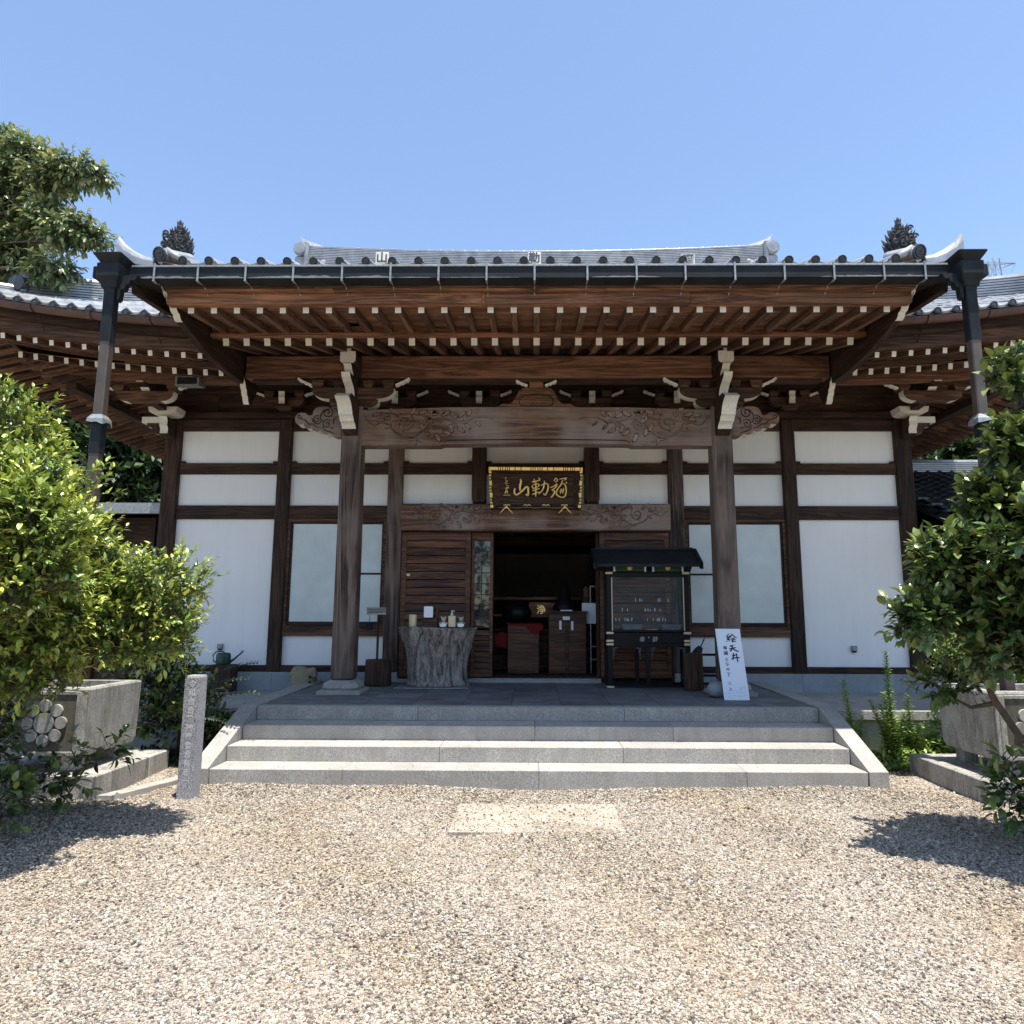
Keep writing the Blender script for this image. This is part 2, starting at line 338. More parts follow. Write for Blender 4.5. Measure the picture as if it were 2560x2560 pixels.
def pebbles():
    m,t,b=newmat('pebble'); L=t.links
    oi=t.nodes.new('ShaderNodeObjectInfo')
    r=ramp(t,[(0,(.06,.052,.046)),(.14,(.13,.108,.09)),(.30,(.25,.21,.17)),(.5,(.365,.31,.24)),(.72,(.45,.405,.325)),(.9,(.59,.55,.475)),(.97,(.38,.26,.16)),(1,(.68,.66,.61))]); L.new(oi.outputs['Random'],r.inputs[0])
    g=N(t,'ShaderNodeNewGeometry'); n=N(t,'ShaderNodeTexNoise',Scale=.9,Detail=4); L.new(g.outputs['Position'],n.inputs[0])
    r2=ramp(t,[(.34,(.90,.84,.735)),(.54,(.905,.905,.90))]); L.new(n.outputs[0],r2.inputs[0])
    L.new(mixc(t,r.outputs[0],r2.outputs[0],1.0,'MULTIPLY'),b.inputs['Base Color']); b.inputs['Roughness'].default_value=.85
    import bmesh
    bm=bmesh.new(); bmesh.ops.create_icosphere(bm,subdivisions=1,radius=1)
    for v in bm.verts:
        k=.8+.35*R_.random(); v.co=Vector((v.co.x*k,v.co.y*k*.8,v.co.z*k*.62))
    me=bpy.data.meshes.new('pebble'); bm.to_mesh(me); bm.free(); me.materials.append(m)
    # one mesh whose points carry the pebbles
    pts=[];
    def dens(y): return 1
    rows=[(1.9,3.2,6400,2.6),(3.2,4.6,5200,3.8),(4.6,6.2,4000,5.0),(6.2,7.58,3000,5.6),(7.58,8.9,1500,5.6)]
    P=[];SC=[]
    for ya,yb,d,hw in rows:
        nn=int((yb-ya)*hw*2*d); x=NR.uniform(-hw,hw,nn); y=NR.uniform(ya,yb,nn)
        keep=~((abs(x)<.715)&(y>6.0)&(y<6.87)&(NR.rand(nn)>.25))&~((abs(x)<3.57)&(y>7.58))&~((x<-4.18)&(y>7.03))&~((x>4.33)&(y>7.03))
        x=x[keep];y=y[keep]; P.append(np.stack([x,y],1)); k=1+.12*(ya-2)
        SC.append(np.clip(NR.lognormal(-.05,.33,len(x)),.5,2.4)*.0062*k)
    P=np.concatenate(P);SC=np.concatenate(SC)
    on=(abs(P[:,0])<.715)&(P[:,1]>6.0)&(P[:,1]<6.87); z=np.where(on,.019+SC*.3,.022*np.sin(P[:,0]*1.3+.6*P[:,1])*np.sin(P[:,1]*1.7+1)+.010*np.sin(3.1*P[:,0]+P[:,1]*2.3)+SC*.25); SC=np.where(on,SC*.75,SC)
    ex=np.stack([NR.uniform(-3.3,3.3,90),7.60+NR.rand(90)**1.5*.38],1); P=np.concatenate([P,ex]); z=np.concatenate([z,np.full(90,.163)]); SC=np.concatenate([SC,NR.uniform(.004,.008,90)])
    co_=np.concatenate([P,z[:,None]],1).astype(np.float32)
    pm=bpy.data.meshes.new('gravel_pebbles'); pm.vertices.add(len(co_)); pm.vertices.foreach_set('co',co_.ravel())
    a=pm.attributes.new('sc','FLOAT','POINT'); a.data.foreach_set('value',SC.astype(np.float32))
    ro=pm.attributes.new('ro','FLOAT_VECTOR','POINT'); rr=NR.uniform(-1,1,(len(co_),3)).astype(np.float32); rr[:,:2]*=.5; rr[:,2]*=3.14; ro.data.foreach_set('vector',rr.ravel())
    ob=bpy.data.objects.new('gravel_pebbles',pm); COL.objects.link(ob)
    src=bpy.data.objects.new('pebble_source',me)   # never linked to the scene: only the node tree uses it
    ng=bpy.data.node_groups.new('pebbles','GeometryNodeTree')
    ng.interface.new_socket('Geometry',in_out='INPUT',socket_type='NodeSocketGeometry'); ng.interface.new_socket('Geometry',in_out='OUTPUT',socket_type='NodeSocketGeometry')
    gi=ng.nodes.new('NodeGroupInput');go=ng.nodes.new('NodeGroupOutput'); ip=ng.nodes.new('GeometryNodeInstanceOnPoints'); oi=ng.nodes.new('GeometryNodeObjectInfo')
    oi.inputs[0].default_value=src; oi.inputs['As Instance'].default_value=True
    na=ng.nodes.new('GeometryNodeInputNamedAttribute'); na.data_type='FLOAT'; na.inputs[0].default_value='sc'
    nb=ng.nodes.new('GeometryNodeInputNamedAttribute'); nb.data_type='FLOAT_VECTOR'; nb.inputs[0].default_value='ro'
    l=ng.links.new; l(gi.outputs[0],ip.inputs['Points']); l(oi.outputs['Geometry'],ip.inputs['Instance']); l(na.outputs[0],ip.inputs['Scale']); l(nb.outputs[0],ip.inputs['Rotation']); l(ip.outputs[0],go.inputs[0])
    md=ob.modifiers.new('pebbles','NODES'); md.node_group=ng
    tag(ob,'fine beige and grey gravel spread in front of the steps','gravel',kind='stuff')
pebbles()
M_['slab']=granite('slab_stone',(.41,.36,.29),.5,stain=(.28,.24,.185),sc=50)
# flat stone slab set flush in the gravel
m=MB(); m.box(-.715,.70,6.0,6.87,-.03,.018,0,.006); s_=m.build('stone_slab',['slab']); tag(s_,'flat stone slab half buried in the gravel before the steps','slab')

D0,DD,RR=7.594,.4025,.16
st=thing('stone_steps',(0,D0,0),'wide pale granite steps with sloping side stones leading to the porch','steps')
joints=[[-1.99,.02,2.13],[-1.05,.93],[-.02,1.55],[-1.42,1.05]]
for i in range(4):
    y0=D0+DD*i; z1=RR*(i+1); xs=[-3.355]+joints[i]+[3.355]
    for a,b in zip(xs[:-1],xs[1:]):
        mm=MB(); mm.box(a+.0015,b-.0015,y0,(y0+DD+.03) if i<3 else 8.98,z1-.16-(.06 if i==0 else .0),z1-.0005*i,0,.005)
        mm.build('step_block',['gran' if i<2 or 1 else 'gran'],st)
for sg in(-1,1):
    xa,xb=sorted((sg*3.362,sg*3.555))
    pr=[(7.575,-.05),(7.575,.165),(8.80,.648),(9.0,.66),(9.0,-.05)]
    MB().prism(pr,xa,xb,'x').build('side_stone',['gran'],st)
# platform
pf=thing('porch_platform',(0,10,0),'raised porch floor of dark stone slabs edged with pale granite','platform')
def fz(y): return .64+(y-8.98)*.02
mm=MB(); mm.box(-3.36,3.36,8.99,11.56,-.02,.59); mm.build('base',['conc'],pf)
for sg in(-1,1):
    for k in range(3):
        a=8.99+k*.86; xa,xb=sorted((sg*3.362,sg*3.6))
        m=MB(); m.prism([(a+.002,.5),(a+.002,fz(a)+.012),(a+.858,fz(a+.86)+.012),(a+.858,.5)],xa,xb,'x'); m.build('edge_stone',['gran'],pf)
nx=11; ws=6.70/nx
slab=MB(); slab.box(-ws/2+.002,ws/2-.002,.002,.363,-.05,0,0,.003); slabm=slab.mesh('paving_slab',['slate'])
for j in range(7):
    for i in range(nx):
        x=-3.35+ws*(i+.5); y=8.99+j*.365
        link('paving_slab',slabm,pf,Matrix.Translation((x,y,fz(y)+R_.uniform(-.0015,.0015)))@Matrix.Rotation(.02,4,'X'))
m=MB(); m.box(-2.2,1.03,11.47,11.75,.66,.735,0,.006); m.build('threshold_stone',['gran'],pf)
m=MB(); m.box(-1.05,1.03,11.50,11.56,.736,.752); m.build('door_track',['steel'],pf)
# side walkways
for sg in(-1,1):
    lab='left' if sg<0 else 'right'
    w=thing('side_walkway',(sg*6,10.4,0),'low concrete walkway under the eaves to the %s of the porch'%lab,'walkway','walkways along the front wall')
    a,b=sorted((sg*3.605,sg*9.2))
    m=MB(); m.box(a,b,9.56,11.56,-.02,.55,0,.004); m.build('paving',['conc'],w)
    for k in range(5):
        q0=sg*(3.605+k*1.12); q1=sg*(3.605+(k+1)*1.12); q0,q1=sorted((q0,q1))
        m=MB(); m.box(q0+.002,q1-.002,9.30,9.555,.44,.556,0,.006); m.build('edge_stone',['gran'],w)
    m=MB(); m.box(a,b,9.36,9.558,-.03,.438); m.build('foundation',['conc'],w)

# ================================================================== HALL FRONT WALL
hall=thing('temple_hall',(0,11.6,0),'dark timber and white plaster temple hall with grey tiled roof and deep eaves','temple')
YF=11.60
def hb(name,x0,x1,y0,y1,z0,z1,mat,c=.008,parent=None): return MB().box(x0,x1,y0,y1,z0,z1,0,c).build(name,[mat],parent or hall)
posts=[(-6.22,-5.955,-1),(-4.305,-4.085,0),(-2.45,-2.20,2),(2.18,2.43,2),(4.075,4.295,0),(5.945,6.21,1)]
for a,b,k in posts: hb('post',a,b,YF-.03,YF+.2,.83,4.985,'wzd' if k!=2 else 'col',.015)
for a,b in((-1.05,-.82),(.80,1.04)):   # short hanging posts with rounded feet
    m=MB(); c=(a+b)/2; w=(b-a)/2
    m.loft([[ (c-w*s,11.46+.12*(1-s),z),(c+w*s,11.46+.12*(1-s),z),(c+w*s,11.70,z),(c-w*s,11.70,z)] for s,z in((.45,3.545),(.8,3.56),(.97,3.60),(1,3.66),(1,5.0))]); m.build('hanging_post',['wzd'],hall)
bays=[(-5.955,-4.305,'o'),(-4.085,-2.45,'w'),(-2.20,-1.05,'c'),(-.82,.80,'m'),(1.04,2.18,'c'),(2.43,4.075,'w'),(4.295,5.945,'o')]
for a,b,k in bays:
    hb('head_beam',a,b,YF,YF+.14,4.79,4.985,'wxd')
    hb('wall_beam',a,b,YF,YF+.14,4.05,4.235,'wxd')
    for q,sg in((a,1),(b,-1)):
        x0,x1=sorted((q,q+sg*.085)); hb('beam_shoulder',x0,x1,YF+.004,YF+.1,4.2355,4.27,'wxd',.004)
    hb('plaster_panel',a,b,YF+.06,YF+.12,4.2355,4.7895,'plaster',0)
    hb('plaster_panel',a,b,YF+.06,YF+.12,3.525,4.0495,'plaster',0)
    if k in'ow':
        hb('wall_beam',a,b,YF,YF+.14,3.295,3.52,'wxd')
        hb('base_beam',a,b,YF-.01,YF+.14,.835,.935,'wxd',.004)
    if k=='o': hb('plaster_panel',a,b,YF+.06,YF+.12,.9355,3.2945,'plaster',0)
    if k=='w':
        hb('sill_beam',a,b,YF-.005,YF+.14,1.40,1.515,'wx')
        hb('plaster_panel',a,b,YF+.06,YF+.12,.9355,1.3995,'plaster',0)
        # window: outer frame and two sashes
        wn=MB(); zt,zb=3.2945,1.5155
        for q in((a,a+.05,zb,zt),(b-.05,b,zb,zt),(a+.05,b-.05,zt-.045,zt),(a+.05,b-.05,zb,zb+.04)): wn.box(q[0],q[1],YF+.005,YF+.10,q[2],q[3],0,.004)
        wo_=wn.build('window',['wx'],hall)
        mid=(a+b)/2; outer_left=a<0
        for side in(0,1):
            x0,x1=(a+.052,mid+.03) if side==0 else (mid-.03,b-.052)
            near=(side==0)==(outer_left)
            yy=YF+.03 if near else YF+.065
            f=MB()
            for q in((x0,x0+.035,zb+.042,zt-.047),(x1-.035,x1,zb+.042,zt-.047),(x0+.035,x1-.035,zt-.08,zt-.047),(x0+.035,x1-.035,zb+.042,zb+.11)): f.box(q[0],q[1],yy,yy+.03,q[2],q[3],0,.003)
            if not near: f.box(x0+.035,x1-.035,yy,yy+.03,2.385,2.415)
            fr=f.build('sash',['wxd'],wo_)
            MB().box(x0+.035,x1-.035,yy+.012,yy+.018,zb+.11,zt-.08).build('pane',['frost'],wo_)
# foundation band below the timber wall
for a,b in((-6.5,-4.2),(-4.198,-2.2),(2.2,4.2),(4.202,6.5)):
    hb('foundation_stone',a,b,11.565,11.9,.3,.833,'found',.006)
# wooden boards above the head beam and the wall plate
hb('wall_plate',-6.5,6.5,YF-.13,YF+.16,4.99,5.085,'wxd')
for k in range(12):
    a=-6.45+k*1.075; hb('frieze_board',a+.003,a+1.072,YF+.02,YF+.06,5.086,5.60,'wxd',0)
hb('wall_purlin',-6.5,6.5,YF-.12,YF+.06,5.42,5.605,'wxd')
for sg in(-1,1):      # side walls and rear so the hall is solid
    x0,x1=sorted((sg*6.0,sg*6.12))
    hb('side_wall',x0,x1,11.81,21.8,.3,5.6,'plaster',0)
    for k in range(5):
        x0,x1=sorted((sg*5.98,sg*6.21)); hb('side_post',x0,x1,13.6+k*1.95,13.82+k*1.95,.3,5.3,'wzd')
    for z in(.84,3.30,4.05,4.79): 
        x0,x1=sorted((sg*6.0,sg*6.16)); hb('side_beam',x0,x1,11.82,21.7,z,z+.2,'wyd')
hb('rear_wall',-6.1,6.1,21.8,21.95,.3,5.6,'plaster',0)
hb('hall_floor',-5.98,5.98,11.76,21.79,.60,.76,'wyd',0)
hb('hall_ceiling',-6.1,6.1,11.9,21.9,5.62,5.66,'wyd',0)
# ---- carved beam over the doors
def scroll(m,cx,cz,r,turns,sg,y,rad=.008,ph=0,mi=0,asp=1.0):
    n=int(12*turns)+4; pts=[]
    for i in range(n+1):
        a=ph+sg*2*math.pi*turns*i/n; q=r*(1-.88*i/n); pts.append((cx+q*math.cos(a)*asp,y,cz+q*math.sin(a)))
    m.tube(pts,[rad*(.5+.5*min(1,4*(1-abs(2*i/n-1)))) for i in range(n+1)],5,mi)
def wave(m,pts,y,rad=.007,mi=0,n=8):
    P=[Vector((a,y,b)) for a,b in pts]; out=[]
    for i in range(len(P)-1):
        p0=P[max(i-1,0)];p1=P[i];p2=P[i+1];p3=P[min(i+2,len(P)-1)]
        for k in range(n):
            t=k/n; out.append(.5*((2*p1)+(-p0+p2)*t+(2*p0-5*p1+4*p2-p3)*t*t+(-p0+3*p1-3*p2+p3)*t**3))
    out.append(P[-1]); m.tube(out,[rad*(.35+.65*math.sin(math.pi*min(1,max(0,.06+.88*i/len(out))))) for i in range(len(out))],5,mi)
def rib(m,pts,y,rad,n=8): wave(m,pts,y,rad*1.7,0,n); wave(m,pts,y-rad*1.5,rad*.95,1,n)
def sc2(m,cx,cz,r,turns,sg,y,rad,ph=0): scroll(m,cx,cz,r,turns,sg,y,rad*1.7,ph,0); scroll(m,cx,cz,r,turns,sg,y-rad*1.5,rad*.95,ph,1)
def blob(m,cx,cz,r,k,y,th,rot=0):
    pts=[(cx+r*(.72+.38*abs(math.cos(k*a/2)))*math.cos(a+rot),cz+r*(.72+.38*abs(math.cos(k*a/2)))*math.sin(a+rot)) for a in [2*math.pi*i/(k*4) for i in range(k*4)]]
    m.prism(pts,y-th,y+.01,'y',1); m.prism([(cx+(p[0]-cx)*1.22,cz+(p[1]-cz)*1.22) for p in pts],y-th*.15,y+.01,'y',0)
    m.tube([(cx+r*.28*math.cos(a),y-th,cz+r*.28*math.sin(a)) for a in [2*math.pi*i/6 for i in range(7)]],r*.10,4,0)
def leafp(m,cx,cz,L,w,ang,y,th):
    o=[(0,0),(.2,.5),(.35,.28),(.5,.62),(.68,.3),(.8,.42),(1,0),(.8,-.3),(.6,-.22),(.45,-.45),(.3,-.2),(.15,-.35)]
    P=[(cx+L*u*math.cos(ang)-w*v*math.sin(ang),cz+L*u*math.sin(ang)+w*v*math.cos(ang)) for u,v in o]
    c=(sum(p[0] for p in P)/12,sum(p[1] for p in P)/12)
    m.prism(P,y-th,y+.01,'y',1); m.prism([(c[0]+(p[0]-c[0])*1.28,c[1]+(p[1]-c[1])*1.28) for p in P],y-th*.12,y+.01,'y',0)
def arabesque(m,x0,x1,z0,z1,y,rad,flip):
    "vine scroll filling x0..x1, z0..z1, thick end at x0 when flip is 1"
    Wd=x1-x0;H=z1-z0; th=rad*1.6
    X=lambda u:(x0+u*Wd) if flip>0 else (x1-u*Wd)
    Z=lambda v:z0+v*H
    A=lambda d:math.radians(d) if flip>0 else math.pi-math.radians(d)
    for u,v,L,w,d in((.06,.82,.10,.6,10),(.12,.9,.10,.6,-20),(.15,.72,.09,.5,200),(.24,.92,.10,.6,150),(.30,.34,.09,.5,120),(.42,.88,.11,.7,20),(.47,.78,.11,.7,-40),(.50,.92,.11,.6,0),(.43,.55,.10,.6,-60),(.48,.40,.09,.6,-80),(.55,.24,.11,.7,-60),(.61,.34,.10,.6,-30),(.60,.82,.11,.7,30),(.66,.88,.10,.6,-30),(.66,.52,.10,.6,-70),(.72,.42,.10,.6,-30),(.73,.78,.10,.6,40),(.78,.56,.09,.5,-50),(.80,.82,.08,.5,60),(.86,.62,.07,.4,-40),(.36,.86,.09,.6,60),(.20,.55,.08,.5,220),(.38,.12,.09,.4,-70)):
        leafp(m,X(u),Z(v),L*Wd*.62,w*H*.20,A(d),y,th)
    rib(m,[(X(-.005),Z(.80)),(X(.05),Z(.55)),(X(.09),Z(.53)),(X(.12),Z(.60)),(X(.17),Z(.56)),(X(.23),Z(.32)),(X(.30),Z(.17)),(X(.38),Z(.16)),(X(.44),Z(.34)),(X(.50),Z(.62)),(X(.58),Z(.74)),(X(.68),Z(.66)),(X(.77),Z(.60)),(X(.84),Z(.74)),(X(.92),Z(.78)),(X(1.0),Z(.72))],y,rad)
    rib(m,[(X(.30),Z(.17)),(X(.34),Z(.08)),(X(.40),Z(.06)),(X(.44),Z(-.02))],y,rad)
    for u,v,r,t,sg,ph in((.31,.60,.29,1.6,-1,.9),(.545,.50,.19,1.5,1,.2),(.18,.78,.13,1.3,1,1),(.69,.56,.13,1.4,-1,2),(.80,.86,.09,1.2,1,2),(.45,.86,.10,1.3,1,.4),(.62,.40,.09,1.2,-1,.4)):
        sc2(m,X(u),Z(v),r*H,t,sg*flip,y,rad*.85,ph if flip>0 else math.pi-ph)
    for u,v,r,k in((.25,.86,.07,5),(.40,.93,.06,5),(.54,.90,.08,6),(.50,.75,.06,5),(.61,.92,.06,5),(.70,.90,.06,5),(.75,.70,.05,5),(.12,.76,.05,5)): blob(m,X(u),Z(v),r*H,k,y,th)
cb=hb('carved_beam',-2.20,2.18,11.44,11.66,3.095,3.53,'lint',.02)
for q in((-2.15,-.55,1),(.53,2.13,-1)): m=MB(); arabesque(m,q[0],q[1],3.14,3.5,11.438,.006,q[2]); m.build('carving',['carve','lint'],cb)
# ---- doors
def slat_door(name,x0,x1,z0,z1,y,n,zt=None,glassdoor=False):
    f=MB()
    st_=.085 if not glassdoor else .05
    f.box(x0,x0+st_,y,y+.045,z0,z1,0,.004); f.box(x1-st_,x1,y,y+.045,z0,z1,0,.004); f.box(x0+st_,x1-st_,y,y+.045,z1-.13,z1,0,.004); f.box(x0+st_,x1-st_,y,y+.045,z0,z0+.14,0,.004)
    d=f.build(name,['door'],hall); top=zt if zt else z1-.13
    h=(top-(z0+.14))/n
    for k in range(n):
        zb=z0+.14+k*h; m=MB()
        m.prism([(y+.004,zb+.006),(y+.036,zb+.006),(y+.042,zb+h-.004),(y+.034,zb+h-.004)],x0+st_,x1-st_,'x'); m.build('slat',['door'],d)
    return d
d1=slat_door('slatted_door',-2.195,-1.06,.756,3.08,11.60,16)
MB().box(-2.10,-2.045,11.594,11.600,2.36,2.40).build('name_slip',['brass'],d1)
d2=slat_door('sliding_door',-1.055,-.70,.756,3.085,11.70,7,zt=1.50,glassdoor=True)
g=MB(); g.box(-1.005,-.75,11.715,11.722,1.545,2.945); g.build('glass_pane',['dglass'],d2)
g=MB(); g.box(-.892,-.878,11.705,11.735,1.545,2.945)
for k in range(9): g.box(-1.005,-.75,11.7055,11.7345,1.53+k*.1766,1.545+k*.1766)
g.build('lattice',['door'],d2)
d3=slat_door('slatted_door',1.035,2.175,.756,3.08,11.60,16)
hb('door_head',-2.195,2.175,11.665,11.85,3.09,3.2,'wxd')
hb('door_jamb',.985,1.03,11.66,11.85,.756,3.09,'wzd')
for a,b in((-2.2,-.7),(1.03,2.2)): hb('door_backing',a,b,11.90,11.93,.756,3.1,'wzd',0)
hb('inner_wall',-5.9,-1.5,12.6,12.66,.76,5.6,'wzd',0)
hb('inner_wall',1.9,5.9,12.6,12.66,.76,5.6,'wzd',0)
# ================================================================== PORCH COLUMNS, LINTEL, BRACKETS
def octa(cx,cy,w,ch,z): 
    a=w-ch; return [(cx-a,cy-w,z),(cx+a,cy-w,z),(cx+w,cy-a,z),(cx+w,cy+a,z),(cx+a,cy+w,z),(cx-a,cy+w,z),(cx-w,cy+a,z),(cx-w,cy-a,z)]
CXL,CYC=2.690,10.205
for sg in(-1,1):
    cx=sg*CXL
    m=MB(); m.loft([octa(cx,CYC,w,ch,z) for w,ch,z in((.13,.03,.835),(.155,.03,.865),(.155,.03,1.2),(.147,.025,4.75))]); m.build('column',['col'],hall)
    m=MB(); m.loft([octa(cx,CYC,w,.012,z) for w,z in((.30,.655),(.30,.70),(.275,.71))]); m.loft([octa(cx,CYC,w,ch,z) for w,ch,z in((.225,.06,.7105),(.245,.06,.74),(.235,.06,.80),(.19,.05,.822),(.165,.04,.836))]); m.build('column_base',['gran'],hall)
lt=MB(); lt.loft([[(x,10.09,za),(x,10.32,za),(x,10.32,zb),(x,10.09,zb)] for x,za,zb in((-2.545,4.165,4.70),(-1.4,4.165,4.735),(-1.35,4.185,4.738),(0,4.20,4.745),(1.35,4.185,4.738),(1.4,4.165,4.735),(2.545,4.165,4.70))]); lt=lt.build('carved_lintel',['lint'],hall)
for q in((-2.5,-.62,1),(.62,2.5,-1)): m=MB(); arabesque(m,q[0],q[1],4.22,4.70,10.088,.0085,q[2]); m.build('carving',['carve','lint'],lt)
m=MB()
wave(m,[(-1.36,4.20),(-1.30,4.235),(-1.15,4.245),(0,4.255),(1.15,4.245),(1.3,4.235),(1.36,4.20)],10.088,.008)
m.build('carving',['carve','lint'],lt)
# cloud shaped ends of the lintel outside the columns
def X3(p): v=at(700+p[0]*.2381,940+p[1]*.2381,10.12); return (v.x,v.z)
cl=[(640,648),(570,646),(535,630),(510,622),(490,632),(462,628),(440,612),(420,590),(400,600),(370,598),(345,585),(330,560),(305,570),(275,562),(255,545),(240,515),(215,528),(185,525),(163,505),(153,475),(158,445),(180,415),(215,400),(262,404),(285,425),(315,432),(340,420),(348,380),(375,350),(420,338),(480,335),(540,345),(590,370),(640,420)]
em=[0,0]+[1]*18+[0]*14
for sg in(-1,1):
    P=[(X3(p)[0]*(-sg),X3(p)[1]) for p in cl]
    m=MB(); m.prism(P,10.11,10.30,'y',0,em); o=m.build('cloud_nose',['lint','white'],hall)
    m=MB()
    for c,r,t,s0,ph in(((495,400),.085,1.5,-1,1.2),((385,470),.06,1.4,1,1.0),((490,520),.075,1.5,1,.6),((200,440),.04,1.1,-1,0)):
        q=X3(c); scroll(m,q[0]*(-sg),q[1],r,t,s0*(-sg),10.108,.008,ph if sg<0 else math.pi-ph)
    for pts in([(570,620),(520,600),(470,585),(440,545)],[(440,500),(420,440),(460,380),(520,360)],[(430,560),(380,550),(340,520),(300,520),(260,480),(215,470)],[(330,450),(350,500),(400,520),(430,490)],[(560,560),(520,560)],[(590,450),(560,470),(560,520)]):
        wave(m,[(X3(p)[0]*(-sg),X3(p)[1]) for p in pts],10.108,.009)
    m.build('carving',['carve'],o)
# forward noses stacked on each column: profile in (y,z), white front
def nose(name,cx,w,prof,front,parent=hall,mat='wzd'):
    n=len(prof); em=[1 if i in front else 0 for i in range(n)]
    m=MB(); m.prism(prof,cx-w/2,cx+w/2,'x',0,em); return m.build(name,[mat,'white'],parent)
def wavy(p0,p1,k,amp,n=3):
    out=[]; p0=Vector(p0);p1=Vector(p1); d=(p1-p0); nn=Vector((-d.y,d.x)).normalized()
    for i in range(k*n+1):
        t=i/(k*n); out.append(tuple(p0+d*t+nn*amp*abs(math.sin(math.pi*t*k))))
    return out
for sg in(-1,1):
    cx=sg*2.69
    a=[(10.08,4.83),(9.60,4.80)]; f1=wavy((9.46,4.72),(9.70,4.53),1,.035,6); f2=wavy((9.66,4.53),(9.92,4.37),2,.02,4)[1:]
    prof=a+f1+f2+[(10.06,4.30),(10.08,4.30)]
    nose('column_nose',cx,.20,prof,set(range(1,len(a)+len(f1)+len(f2)-1)))
    f=wavy((9.74,5.01),(9.93,4.86),1,.03,5)+[(10.02,4.815)]
    nose('bracket_nose',cx,.125,[(10.2,5.12),(9.62,5.12),(9.64,5.06)]+f+[(10.2,4.80)],set(range(1,3+len(f)-1)))
    f=wavy((9.66,5.26),(9.84,5.13),2,.015,4)
    nose('bracket_nose',cx,.11,[(10.2,5.27)]+f+[(10.2,5.121)],set(range(0,len(f)+0)))
    # square block under the rafter
    m=MB(); P=[(-.11,5.455),(-.035,5.455),(-.035,5.50),(.045,5.50),(.045,5.455),(.11,5.455),(.11,5.31),(.08,5.28),(-.08,5.28),(-.11,5.31)]
    m.prism([(cx+x,z) for x,z in P],9.70,10.06,'y',0,None,1); m.build('beam_end',['wzd','white'],hall)
    # side arms: lower boat arm, blocks, curls
    def arm(nm,x0,half,zt,zb,y0,y1,white=True,parent=hall):
        pts=[];N_=7
        pts.append((x0-half,zt)); 
        for i in range(N_+1):
            a=math.pi/2*i/N_; pts.append((x0-half+ (1-math.cos(a))*half*.42, zt-.045-(zt-zb-.045)*math.sin(a)))
        R=[(2*x0-x,z) for x,z in pts][::-1]
        P=pts+R; n=len(P); em=[1 if (white and (i<N_+1 or (n-N_-2)<=i<n-1)) else 0 for i in range(n)]
        m=MB(); m.prism(P,y0,y1,'y',0,em); return m.build(nm,['wx','white'],parent)
    def block(x,z0,z1,w,y0,y1,parent=hall):
        m=MB(); h=z1-z0
        m.loft([[(x-w*k/2,y0+(1-k)*.05,z),(x+w*k/2,y0+(1-k)*.05,z),(x+w*k/2,y1,z),(x-w*k/2,y1,z)] for k,z in((.66,z0),(.80,z0+h*.25),(1,z0+h*.5),(1,z1))])
        return m.build('bearing_block',['wx'],parent)
    def curl(x,z,s,y0,y1,L=.21,H=.10,parent=hall):
        "wavy white curl rising outwards from (x,z); s=+1 to the right"
        low=[(0,0)]; k=4
        for i in range(1,13):
            t=i/12; low.append((L*t,H*t-.013*abs(math.sin(math.pi*k*t*.75))))
        up=[(L,H+.012),(L*.93,H+.03),(L*.6,H*.55+.028),(0,.028)]
        P=[(x+s*a,z+b) for a,b in low+up]; n=len(P)
        m=MB(); m.prism(P,y0,y1,'y',1); m.build('curl',['wx','white'],parent)
    arm('bracket_arm',cx,.60,5.03,4.86,10.06,10.22)
    arm('bracket_arm',cx,.36,4.875,4.74,10.12,10.26)
    for dx in(-.52,-.22,.22,.52): block(cx+dx,5.035,5.14,.17 if abs(dx)>.3 else .15,10.04,10.24)
    for s in(-1,1): curl(cx+s*.62,5.06,s,10.06,10.14)
# long purlin over the columns
hb('eave_purlin',-4.30,-2.80,10.06,10.30,5.185,5.52,'keta',.01); hb('eave_purlin',-2.58,2.58,10.06,10.30,5.185,5.52,'keta',.01); hb('eave_purlin',2.80,4.30,10.06,10.30,5.185,5.52,'keta',.01)
for sg in(-1,1): x0,x1=sorted((sg*2.58,sg*2.80)); hb('purlin_joint',x0,x1,10.07,10.29,5.19,5.515,'wzd',.0)
hb('purlin_bearer',-4.2,4.2,10.11,10.27,5.142,5.1845,'wxd',.004)
# frog-leg strut in the middle
def mir(h): return [(-x,z) for x,z in h][::-1]
h=[(.0,5.04),(.10,5.04),(.14,5.035),(.21,5.03),(.255,4.985),(.285,4.93),(.32,4.85),(.37,4.80),(.43,4.785),(.47,4.795),(.50,4.79),(.54,4.765),(.58,4.742),(.0,4.742)]
h=[(x,z+.012) for x,z in h]
P=[(x,z) for x,z in mir(h[1:-1])]+[h[0]]+h[1:-1]
m=MB(); m.prism(P,10.12,10.24,'y'); ks=m.build('frog_leg_strut',['ora'],hall)
m=MB(); wave(m,[(x*.93,z*.0+4.754+(z-4.754)*.90) for x,z in P[6:-6]],10.118,.010,1)
inn=[(-.24,4.80),(-.25,4.84),(-.23,4.89),(-.17,4.93),(-.12,4.92),(-.05,4.945),(.05,4.945),(.12,4.92),(.17,4.93),(.23,4.89),(.25,4.84),(.24,4.80),(.18,4.77),(-.18,4.77)]
wave(m,inn+[inn[0]],10.118,.011,0,3)
scroll(m,0,4.80,.045,1,1,10.116,.011,mi=1); wave(m,[(-.10,4.79),(-.06,4.80),(-.04,4.80)],10.116,.009,1); wave(m,[(.10,4.79),(.06,4.80),(.04,4.80)],10.116,.009,1)
m.build('carving',['carve','ora'],ks)
MB().box(-.105,.105,10.10,10.28,5.052,5.142,0,.01).build('bearing_block',['ora'],hall)
for s in(-1,1): curl(s*.13,5.065,s,10.10,10.16,.17,.07)
